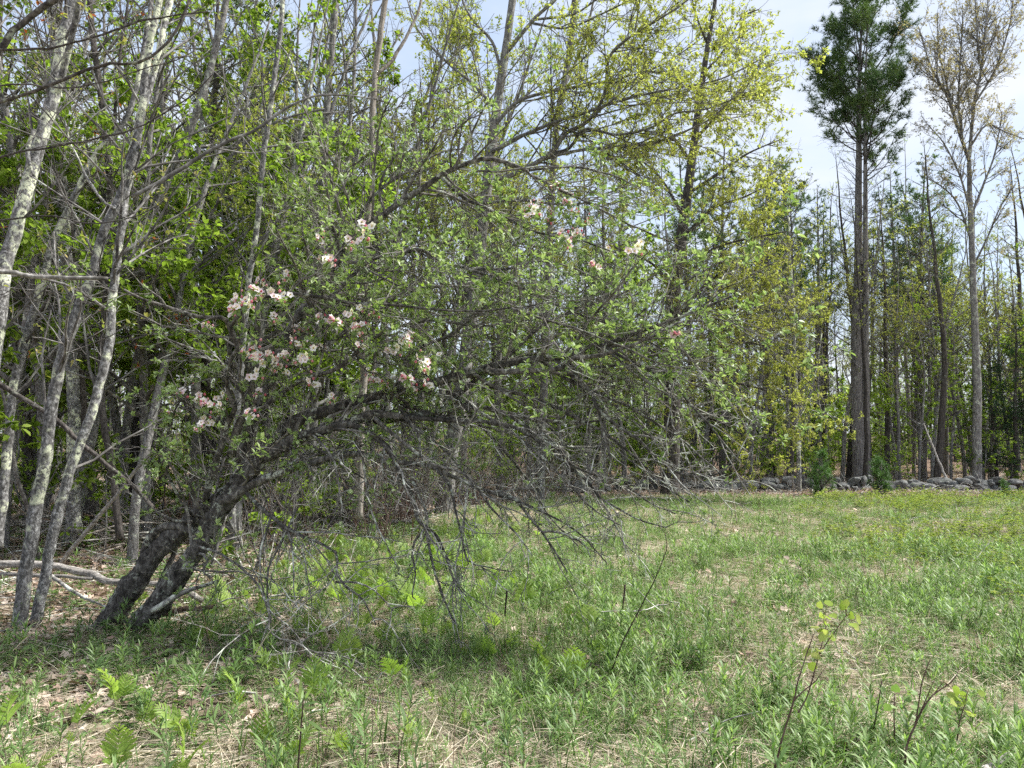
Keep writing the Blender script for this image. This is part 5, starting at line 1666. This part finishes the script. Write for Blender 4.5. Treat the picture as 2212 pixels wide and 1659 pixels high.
def ground_cover():
    rng = np.random.default_rng(55)
    fm = field_mask
    n1 = lambda x, y: vnoise(x + 60, y + 60, 1.3, 21)
    n2 = lambda x, y: vnoise(x + 60, y + 60, 0.7, 22)
    n3 = lambda x, y: vnoise(x + 60, y + 60, 2.4, 23)
    sm = lambda v, a, b: np.clip((v - a) / (b - a), 0, 1)
    lz = lambda x, y: sm(-0.4 - x + 1.2 * (n2(x, y) - 0.5), 0, 1.5) * sm(9.5 - y, 0, 2)
    P = sample(rng, 120, 2.4, 22.8, lambda x, y: fm(x, y) * (1 - 0.8 * lz(x, y)) * (0.15 + 0.85 * sm(n1(x, y) * 0.6 + n2(x, y) * 0.4, 0.30, 0.62)))
    scatter('goldenrod_patch', 'leafy goldenrod stems covering the open field', 'herbs', make_source('goldenrod_src', GOLD), 4, P, (rng.uniform(0.28, 0.60, len(P)) + 0.38 * sm(n2(P[:, 0], P[:, 1]), 0.5, 0.75)) * np.where(P[:, 1] > 12, 0.75, 1), rng)
    P = sample(rng, 210, 2.4, 23, lambda x, y: fm(x, y) * (1 - 0.8 * lz(x, y)) * (0.3 + 0.7 * sm(n2(x, y), 0.3, 0.6)) * np.where(y > 14, 1.5, 1.0), 0.5)
    scatter('grass', 'fine green grass growing through the field', 'grass', make_source('grass_src', GRASS), 3, P, rng.uniform(0.40, 0.95, len(P)) * np.where(P[:, 1] > 12, 0.8, 1), rng)
    P = sample(rng, 190, 2.4, 22, lambda x, y: (0.25 + 0.75 * fm(x, y)) * (0.3 + 0.7 * sm(n3(x, y) * 0.5 + n2(x + 5, y) * 0.5, 0.38, 0.6)), 0.9)
    scatter('straw', 'pale dry grass stalks matted on the field', 'straw', make_source('straw_src', STRAW), 3, P, rng.uniform(0.6, 1.2, len(P)), rng, 0.06)
    P = sample(rng, 60, 2.4, 40, lambda x, y: np.clip(1 - 0.80 * fm(x, y) + 0.8 * lz(x, y), 0, 1), 0.55)
    scatter('leaf_litter', 'brown fallen leaves on the woodland floor', 'leaf litter', make_source('litter_src', LITTER), 4, P, rng.uniform(0.7, 1.3, len(P)), rng, 0.15)
    P = sample(rng, 60, 2.4, 14, lambda x, y: np.where(x < edge_x(y) + 3.2, 1, 0.05) * (0.2 + 0.8 * sm(n1(x + 9, y), 0.35, 0.6)), 0.7)
    scatter('low_herbs', 'low leafy herbs under and beside the apple tree', 'herbs', make_source('lowherb_src', LOWP), 3, P, rng.uniform(0.5, 1.1, len(P)), rng)
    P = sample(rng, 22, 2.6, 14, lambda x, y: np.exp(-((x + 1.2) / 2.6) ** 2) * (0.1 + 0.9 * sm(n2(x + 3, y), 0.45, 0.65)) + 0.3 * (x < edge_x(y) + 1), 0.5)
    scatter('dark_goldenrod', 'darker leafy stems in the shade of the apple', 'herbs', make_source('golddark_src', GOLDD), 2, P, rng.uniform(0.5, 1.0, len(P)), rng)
    P = sample(rng, 16, 5, 23, lambda x, y: fm(x, y) * sm(x - 0.36 * y, 0, 2.2) * sm(y, 7, 12) * (0.15 + 0.85 * sm(n1(x, y + 30), 0.35, 0.6)), 0.2, 9)
    scatter('low_shrub', 'low yellow-green blueberry shrubs on the far side of the field', 'shrubs', make_source('shrub_src', SHRUBL), 2, P, rng.uniform(0.6, 1.3, len(P)), rng)
    P = sample(rng, 4.5, 3.0, 34, lambda x, y: 1 - 0.95 * fm(x, y), 0.4)
    scatter('fallen_twigs', 'grey fallen twigs on the woodland floor', 'twigs', make_source('stick_src', STICKS), 2, P, rng.uniform(0.7, 1.8, len(P)), rng)
    P = sample(rng, 26, 6.5, 15, lambda x, y: np.exp(-((x - edge_x(y) - 1.3) / 1.3) ** 2) * sm(n2(x, y + 12), 0.35, 0.6), 0.4)
    scatter('fern_bed', 'bright ferns growing thickly under the bare apple branches', 'ferns', make_source('fern_src', FROND), 4, P, rng.uniform(0.38, 0.68, len(P)), rng)
    P = sample(rng, 3.0, 3.0, 20, lambda x, y: fm(x, y) * (0.3 + 0.7 * sm(n1(x + 20, y), 0.4, 0.6)), 0.3)
    scatter('dead_stems', 'thin dark dead stalks standing through the field', 'stalks', make_source('stalk_src', STALK), 2, P, rng.uniform(0.6, 1.2, len(P)), rng, 0.15)
    # the deep wood behind everything
    n = 330
    y = 44 + 75 * rng.random(n) ** 0.9
    x = rng.uniform(-0.8, 0.8, n) * y
    P = np.stack([x, y, gz(x, y)], -1)
    px, _ = to_px(np.stack([x, y, np.full(n, 2.0)], -1))
    lim = np.maximum(sky_limit(px), 120)
    hm = (930 - lim) / F * y + 1.6
    S = np.minimum(rng.uniform(0.8, 1.2, n), hm / 13.5)
    scatter('deep_wood', 'the deeper wood behind the edge trees', 'wood', make_source_trees('deepwood_src', GREEN + BUD + POLE), 9, P, S, rng, 0.03)
    n = 420
    y = 30 + 60 * rng.random(n)
    x = np.where(rng.random(n) < 0.5, rng.uniform(-0.78, -0.02, n), rng.uniform(0, 0.78, n)) * y
    P = np.stack([x, y, gz(x, y)], -1)
    scatter('understorey', 'green understorey brush deep in the wood', 'brush', make_source_trees('understorey_src', SAP), 3, P, rng.uniform(0.8, 2.0, n), rng, 0.05)


ground_cover()


# ------------------------------------------------------------------ ferns and field plants one can tell apart
def by(px, py):
    z = [(120, 1370, 'by the lichened stems'), (300, 1400, 'at the foot of the apple trunks'), (480, 1340, 'by the rotten log'), (620, 1560, 'about the single dark stalk'), (250, 1600, 'in the brown leaf litter before the apple'), (858, 1620, 'about the bead-like fern spike'),
         (800, 1330, 'under the low bare apple twigs'), (960, 1260, 'beneath the hanging lichened branches'), (1200, 1280, 'below the tips of the bare branches'), (1340, 1420, 'near the whip-like stalk'), (1492, 1450, 'near the dense dark clump'), (1690, 1560, 'around the reddish leaning sapling'),
         (1980, 1560, 'around the forked leafless sapling'), (2150, 1640, 'by the short broken log'), (1150, 1600, 'amid matted straw between fern spike and leaning sapling'), (1400, 1640, 'amid matted straw before the dense clump'), (2100, 1480, 'beyond the round-leaved poplar shoot'), (1800, 1440, 'beyond the leaning sapling')]
    return min(z, key=lambda q: (q[0] - px) ** 2 + 2 * (q[1] - py) ** 2)[2]


def ferns():
    rng = np.random.default_rng(66)
    seen = [(563, 1370), (583, 1420), (753, 1415), (858, 1440), (783, 1330), (818, 1360), (973, 1335), (913, 1340), (983, 1380), (1078, 1325), (938, 1485), (1003, 1525), (873, 1575), (743, 1585), (623, 1600), (618, 1540), (858, 1260), (445, 1310), (420, 1345), (455, 1355),
            (260, 1485), (55, 1635), (235, 1625), (8, 1560), (385, 1640), (415, 1555), (470, 1445), (1176, 1390), (1171, 1425), (1136, 1280), (1231, 1295), (1196, 1265), (700, 1370), (660, 1330), (1010, 1290), (900, 1300), (1110, 1360), (1060, 1400), (1270, 1340), (1300, 1380), (330, 1530),
            (150, 1560), (520, 1500), (690, 1480), (1240, 1440), (1130, 1470), (820, 1220), (960, 1240), (740, 1270), (890, 1190), (1000, 1200), (1070, 1230), (640, 1280), (1150, 1210), (600, 1460), (560, 1570)]
    for px, py in seen:
        near = py > 1400 or px < 500
        p = on_ground(px + rng.normal() * 6, min(py + 36 + 0.05 * (py - 1100), 1720))
        lab = 'bright lobed fern ' + by(px, py)
        f = thing('sensitive_fern', lab, 'fern', V3(p[0], p[1]), 'lobed ferns at the field edge', rng.uniform(0, 6.28), rng.uniform(0.42, 0.62) * (1.2 if py < 1400 else 1.05))
        k = int(rng.integers(2, 4))
        for q in range(k):
            fm_ = FRONDS[int(rng.integers(6))]
            o = obj('frond', fm_[0], f)
            obj('stalk', fm_[1], o)
            a = q * 2.2 + rng.uniform(-0.4, 0.4)
            o.location = (0.02 * math.cos(a), 0.02 * math.sin(a), 0)
            o.rotation_euler = (rng.normal() * 0.2, rng.normal() * 0.25, a)
            s = rng.uniform(0.55, 1.2)
            o.scale = (s, s, s)
    # dense dark clump
    p = on_ground(1492, 1462)
    c = thing('goldenrod_clump', 'dense dark green clump of leafy stems standing alone in the field', 'plant', V3(p[0], p[1]))
    for q in range(16):
        o = obj('stem', GOLDD[q % 2], c)
        a, r = rng.uniform(0, 6.28), 0.11 * math.sqrt(rng.random())
        o.location = (r * math.cos(a) * 1.3, r * math.sin(a), 0)
        o.rotation_euler = (rng.normal() * 0.14, rng.normal() * 0.14, a)
        s = rng.uniform(0.5, 0.85)
        o.scale = (s, s, s)
    # young goldenrods in the open, nearest ones
    n = 0
    while n < 120:
        px, py = rng.uniform(-20, 2230), rng.uniform(1420, 1700)
        if px < 800 and rng.random() < 0.8:
            continue
        p = on_ground(px, py)
        g = thing('goldenrod', 'upright narrow-leaved goldenrod shoot ' + by(px, py), 'plant', V3(p[0], p[1]), 'goldenrod shoots in the dry grass', rng.uniform(0, 6.28), rng.uniform(0.35, 0.68))
        o = obj('shoot', GOLD[int(rng.integers(4))], g)
        o.rotation_euler = (rng.normal() * 0.1, rng.normal() * 0.1, 0)
        n += 1


ferns()


# ------------------------------------------------------------------ saplings and stalks in the foreground, logs, brush
def twiggy(name, label, cat, stems, Y, bark, leaves=(), leafm=None, lsize=0.05, group=None, tpl=ROUND):
    """small woody stems traced from the picture, standing at their ground distance"""
    b = at(stems[0][0][0][0], stems[0][0][0][1], Y)
    b[2] = float(gz(b[0], b[1]))
    T = Traced(name, label, b, bark, cat, group)
    for i, (pts, w0, w1) in enumerate(stems):
        T.limb(pts, Y, Y, w0, w1, 'stem', 6, 0.03, 0, cls=0, step=0.03, wob=0.001)
    rng = np.random.default_rng(len(stems) * 7 + int(abs(b[0]) * 10))
    if leaves:
        pts = []
        for (x, y, n) in leaves:
            for _ in range(n):
                pts.append(at(x + rng.normal() * 9, y + rng.normal() * 9, Y + rng.normal() * 0.04))
        pts = np.array(pts) - T.base
        # short petioles to the nearest stem point
        SP = np.vstack([P for P, R, c in T.limbs]) - T.base
        near = SP[np.argmin(((pts[:, None] - SP[None]) ** 2).sum(2), 1)]
        tw = MB()
        PP = np.stack([near, (near + pts) / 2 + [0, 0, 0.01], pts], 1)
        tw.add(*tubes(PP, taper(len(PP), 3, 0.0014, 0.0008), 3))
        obj('petioles', tw.build('petioles', bark), T.root, 'stuff')
        me = None
        mb = MB()
        d = nrm(pts - near + rng.normal(size=pts.shape) * 0.03)
        V, fa, ti = leaf_batch(pts, d, nrm(rng.normal(size=pts.shape) * 0.6 + [0, -0.6, 0.8]), lsize * rng.uniform(0.6, 1.15, len(pts)), tpl, rng)
        mb.add(V, fa, 0, ti)
        obj('leaves', mb.build('leaves', leafm), T.root, 'stuff')
    return T


def foreground():
    rng = np.random.default_rng(88)
    twiggy('sapling', 'reddish leaning sapling with a spray of yellow-green leaves at its top', 'sapling',
           [([(1668, 1690), (1674, 1655), (1689, 1595), (1714, 1515), (1729, 1455), (1757, 1370)], 5, 2), ([(1714, 1515), (1735, 1492), (1762, 1470), (1785, 1438)], 3.5, 1.5),
            ([(1724, 1540), (1748, 1495), (1769, 1415), (1784, 1360), (1782, 1325)], 3.5, 1.5), ([(1769, 1415), (1800, 1370), (1828, 1330)], 2.5, 1.2)], 3.45, M['twig_red'],
           [(1778, 1325, 4), (1800, 1322, 3), (1830, 1318, 5), (1840, 1335, 4), (1775, 1355, 4), (1795, 1380, 4), (1755, 1405, 3), (1765, 1390, 3), (1750, 1415, 2)], M['leaf_shrub'], 0.046)
    twiggy('sapling', 'leafless reddish sapling forking into thin upright stems in the foreground grass', 'sapling',
           [([(1953, 1690), (1956, 1655), (1960, 1610), (1974, 1570), (1990, 1535), (2015, 1500), (2052, 1475), (2072, 1448)], 6, 1.8), ([(1976, 1568), (1985, 1520), (1990, 1480), (2003, 1440), (2012, 1420)], 3.5, 1.5),
            ([(1988, 1540), (2004, 1500), (2018, 1470)], 3, 1.5), ([(2000, 1520), (2020, 1495), (2040, 1470)], 2.5, 1.2)], 3.4, M['twig_red'])
    twiggy('sapling', 'small poplar shoot with round yellow leaves beside the forked sapling', 'sapling', [([(2068, 1600), (2072, 1560), (2085, 1520), (2090, 1495)], 3, 1.5)], 3.75, M['twig_red'],
           [(2075, 1505, 4), (2092, 1500, 4), (2085, 1525, 4), (2100, 1540, 3), (2070, 1520, 3)], M['leaf_shrub'], 0.046)
    twiggy('sapling', 'small shoot with broad blue-green leaves near the forked sapling', 'sapling', [([(1932, 1590), (1931, 1540), (1933, 1500)], 3.5, 1.8)], 3.7, M['twig_red'], [(1930, 1495, 2), (1950, 1500, 3), (1960, 1520, 3), (1935, 1528, 3)], M['leaf_herb'], 0.045)
    twiggy('dead_stalk', 'thin dark dead stalk beside the broad-leaved shoot', 'stalk', [([(1886, 1575), (1892, 1545), (1899, 1510), (1905, 1470)], 3, 2)], 3.9, M['stem_brown'])
    twiggy('curved_stalk', 'long dark whip-like stalk curving upward out of the field grass', 'stalk', [([(1322, 1445), (1340, 1400), (1366, 1345), (1406, 1270), (1430, 1215), (1440, 1180), (1436, 1150)], 3.4, 1.5)], 4.9, M['stem_brown'])
    twiggy('goldenrod_stalk', 'single dark stalk topped by a whorl of narrow leaves in the foreground', 'plant', [([(642, 1700), (645, 1655), (650, 1580), (655, 1512)], 5, 3)], 3.4, M['stem_brown'], [(655, 1512, 5), (650, 1530, 4), (652, 1560, 3)], M['leaf_herb'], 0.10, None, LANCE)
    for px, py, Y, lab in ((858, 1650, 3.55, 'dark brown bead-like fertile fern spike in the near litter'), (1090, 1310, 5.7, 'dark brown fern spike among herbs under the apple branches'), (1345, 1295, 5.8, 'pair-leaning dark fern spike beside the whip-like stalk')):
        twiggy('fern_spike', lab, 'plant', [([(px, py + 22), (px + 2, py), (px + 5, py - 32)], 3, 4.5)], Y, M['stem_brown'])
    # long pale straws standing or leaning alone
    for i, (pts, Y, lab) in enumerate([([(548, 1418), (580, 1370), (610, 1335), (645, 1292)], 4.3, 'long pale straw leaning right over the ferns'), ([(1062, 1345), (1046, 1290), (1028, 1240), (1016, 1195)], 5.5, 'tall pale straw leaning left under the hanging branches'),
                                       ([(28, 1405), (60, 1375), (90, 1345)], 4.8, 'pale straw leaning at the foot of the lichened stems'), ([(1592, 1130), (1586, 1085), (1580, 1040)], 9.5, 'single tall straw standing in the far field'), ([(880, 1500), (915, 1465), (945, 1445), (960, 1438)], 4.1, 'bent pale straw over dry leaves')]):
        twiggy('dry_straw', lab, 'straw', [(pts, 2.4, 1.2)], Y, M['straw'])
    # fallen logs and dead poles
    def log(name, label, pts, w0, w1, Y0, Y1, mat, k=12, rough=0.08, cat='log', extra=()):
        b = at(pts[0][0], pts[0][1], Y0)
        T = Traced(name, label, b, mat, cat)
        T.limb(pts, Y0, Y1, w0, w1, 'stem', k, rough, cls=0, step=0.05)
        for e in extra:
            T.limb(e[0], e[1], e[2], e[3], e[4], 'branch', 7, 0.05, step=0.05)
        return T
    log('fallen_log', 'weathered grey fallen log lying behind the apple trunks', [(-40, 1222), (0, 1220), (75, 1220), (150, 1228), (200, 1240), (225, 1255), (280, 1258), (340, 1264), (385, 1272), (415, 1284), (437, 1298)], 17, 12, 7.4, 7.2, M['wood_grey'], extra=[([(0, 1240), (60, 1243), (130, 1242), (200, 1250)], 7.35, 7.3, 10, 7)])
    log('rotten_log', 'brown rotten log half buried at the foot of the apple', [(310, 1335), (350, 1330), (400, 1320), (440, 1316), (475, 1308)], 15, 8, 6.45, 6.3, M['wood_rotten'])
    log('dead_pole', 'dark dead pole slanting down from the lichened stems to the litter', [(-60, 790), (0, 832), (100, 897), (180, 967), (240, 1017), (295, 1062), (330, 1095)], 11, 9, 6.9, 7.4, M['bark_dark'], 10, 0.05, 'pole')
    log('dead_pole', 'pale bare dead pole slanting up to the right behind the apple trunk', [(132, 1215), (140, 1205), (210, 1115), (270, 1045), (335, 970)], 10, 6, 8.2, 8.0, M['wood_grey'], 10, 0.05, 'pole')
    log('dead_branch', 'dead grey branch propped under the apple\'s right trunk', [(330, 1318), (365, 1298), (410, 1275), (470, 1255)], 14, 6, 6.0, 5.8, M['bark_dead'], 10, 0.06, 'branch')
    log('dead_branch', 'fallen lichened branch in the litter between stems and apple', [(105, 1240), (150, 1270), (190, 1295), (230, 1310)], 9, 4, 6.9, 6.5, M['bark_dead'], 9, 0.06, 'branch')
    log('leaning_stick', 'thin pale dead stick leaning on the stone wall', [(2062, 1060), (2040, 1020), (2015, 960), (1995, 915)], 6, 3, 24.3, 25.5, M['wood_grey'], 7, 0.04, 'stick')
    log('broken_stump', 'short pale broken stem standing before the wall', [(1716, 1066), (1714, 1050), (1712, 1026)], 6, 5, 23.3, 23.3, M['wood_grey'], 8, 0.05, 'stump')
    log('pale_log', 'short pale broken log in the near grass', [(2120, 1668), (2150, 1652), (2180, 1632)], 20, 17, 3.5, 3.68, M['wood_grey'], 12, 0.05)
    log('grey_log', 'grey log end in the grass before the maple', [(840, 1128), (880, 1126), (905, 1128)], 12, 10, 14.5, 14.3, M['wood_grey'])
    # pale birch before the wall
    b = on_ground(1726, 1066)
    T = Traced('birch_tree', 'thin pale birch standing before the stone wall', b, M['bark_lichen'])
    Y = float(b[1])
    T.limb([(1726, 1080), (1726, 1055), (1724, 960), (1720, 850), (1716, 760), (1712, 660), (1706, 560), (1704, 470)], Y, Y, 10, 3, 'trunk', 9, 0.03, cls=0, step=0.15)
    T.limb([(1722, 900), (1750, 850), (1765, 790), (1775, 720)], Y, Y, 4, 2, cls=1, step=0.15)
    sprays(T, (0, 1), rng, M['leaf_yellow'], 0.07, 0.8, (2.6, 4.0, 4.0))
    # white quartz rock
    p = on_ground(300, 1168)
    me = stone_mesh(33)
    me.materials.clear()
    me.materials.append(M['quartz'])
    o = obj('white_rock', me)
    o.location = (p[0], p[1], p[2] + 0.05)
    o.scale = (0.24, 0.2, 0.2)
    tag(o, 'whitish rock behind the apple trunks', 'rock')
    # brush piles: every stick its own piece
    rs = np.random.default_rng(5)
    stm = []
    for i in range(5):
        mb = MB()
        P = march(np.zeros((1, 3)), np.array([[1.0, 0, 0.05]]), np.array([1.0]), 10, 0.09, (0, 0, 0), rs)
        V, fa = limb_tube(P[0], np.linspace(0.011, 0.004, 10), 6, 0.05, i)
        mb.add(V, fa)
        G = grow(P, taper(1, 10, 0.01, 0.004), rs, [dict(per_m=4, t0=0.3, ang=0.6, sd=0.2, ratio=0.4, lmin=0.15, lmax=0.5, wob=0.12, trop=(0, 0, 0), n=4, rr=0.6, rmin=0.002)])
        mb.add(*tubes(G[0][0], G[0][1], 4))
        stm.append(mb.build('stick', M['wood_rotten'] if i in (1,) else (M['bark_snag'] if i < 4 else M['bark_dead'])))
    for (cx, cy, rx, ry, h, n, lab) in ((-6.3, 10.2, 2.2, 1.0, 0.42, 120, 'brush pile of brown sticks on the bank behind the lichened stems'), (-3.2, 15.0, 1.4, 0.8, 0.45, 90, 'tangled grey brush pile behind the hanging apple branches')):
        base = V3(cx, cy)
        root = thing('brush_pile', lab, 'brush pile', base)
        for i in range(n):
            u, v = rng.normal() * 0.5, rng.normal() * 0.5
            o = obj('stick', stm[int(rng.integers(5))], root)
            hh = h * math.exp(-(u * u + v * v)) * rng.random()
            a = rng.normal() * 0.5 + (0 if rng.random() < 0.7 else 1.5) + (math.pi if rng.random() < 0.5 else 0)
            x, y = u * rx, v * ry
            o.location = (x - 0.4 * math.cos(a), y - 0.4 * math.sin(a), hh + float(gz(cx + x, cy + y)) - base[2] + 0.03)
            o.rotation_euler = (rng.uniform(0, 6.28), rng.normal() * 0.18, a)
            s = rng.uniform(0.6, 1.5)
            o.scale = (s, s, s)


foreground()


def thickets():
    """leafless many-stemmed shrubs along the wood's edge"""
    rng = np.random.default_rng(99)
    lib = []
    for i in range(3):
        r = np.random.default_rng(400 + i)
        n = 12
        az = r.uniform(0, 6.28, n)
        d = np.stack([np.cos(az) * 0.35, np.sin(az) * 0.35, np.ones(n)], -1)
        P = march(r.normal(size=(n, 3)) * [0.18, 0.18, 0], d, r.uniform(0.9, 2.1, n), 9, 0.09, (0, 0, 0.0), r)
        R = taper(n, 9, 0.008, 0.003)
        G = grow(P, R, r, [dict(per_m=4.5, t0=0.2, ang=0.7, sd=0.2, ratio=0.4, lmin=0.15, lmax=0.8, wob=0.13, trop=(0, 0, 0.02), n=5, rr=0.6, rmin=0.003),
                           dict(per_m=5, t0=0.2, ang=0.7, sd=0.2, ratio=0.45, lmin=0.1, lmax=0.4, wob=0.14, trop=(0, 0, 0.0), n=4, rr=0.6, rmin=0.002)])
        mb = MB()
        mb.add(*tubes(P, R, 5))
        mb2 = MB()
        for p, q in G:
            mb2.add(*tubes(p, q, 3))
        lf = MB()
        V, fa, ti = rosettes(G[1][0], r, 0.5, 0.03, LEAF4, 0.1, 0.6, (2, 3), 0.3)
        lf.add(V, fa, 0, ti)
        lib.append([('stems', mb.build('stems', M['twig_red'] if i != 1 else M['bark_branch']), 'stuff'), ('twigs', mb2.build('twigs', M['bark_branch']), 'stuff'), ('leaves', lf.build('leaves', M['leaf_green']), 'stuff')])
    n = 0
    while n < 34:
        y = rng.uniform(8.0, 22.0)
        x = float(edge_x(y)) + rng.normal() * 0.7 - 0.3
        place(lib[int(rng.integers(3))], 'bare_shrub', 'many-stemmed nearly leafless shrub ' + ('beside the apple trunks' if y < 9.5 else 'behind the hanging apple branches' if y < 12.5 else 'before the snag' if y < 15 else 'by the maple trunk' if y < 18 else 'between the maple and the oak'), 'shrub', V3(x, y), 'bare shrubs along the wood edge', rng.uniform(0, 6.28), rng.uniform(0.7, 1.15))
        n += 1


thickets()
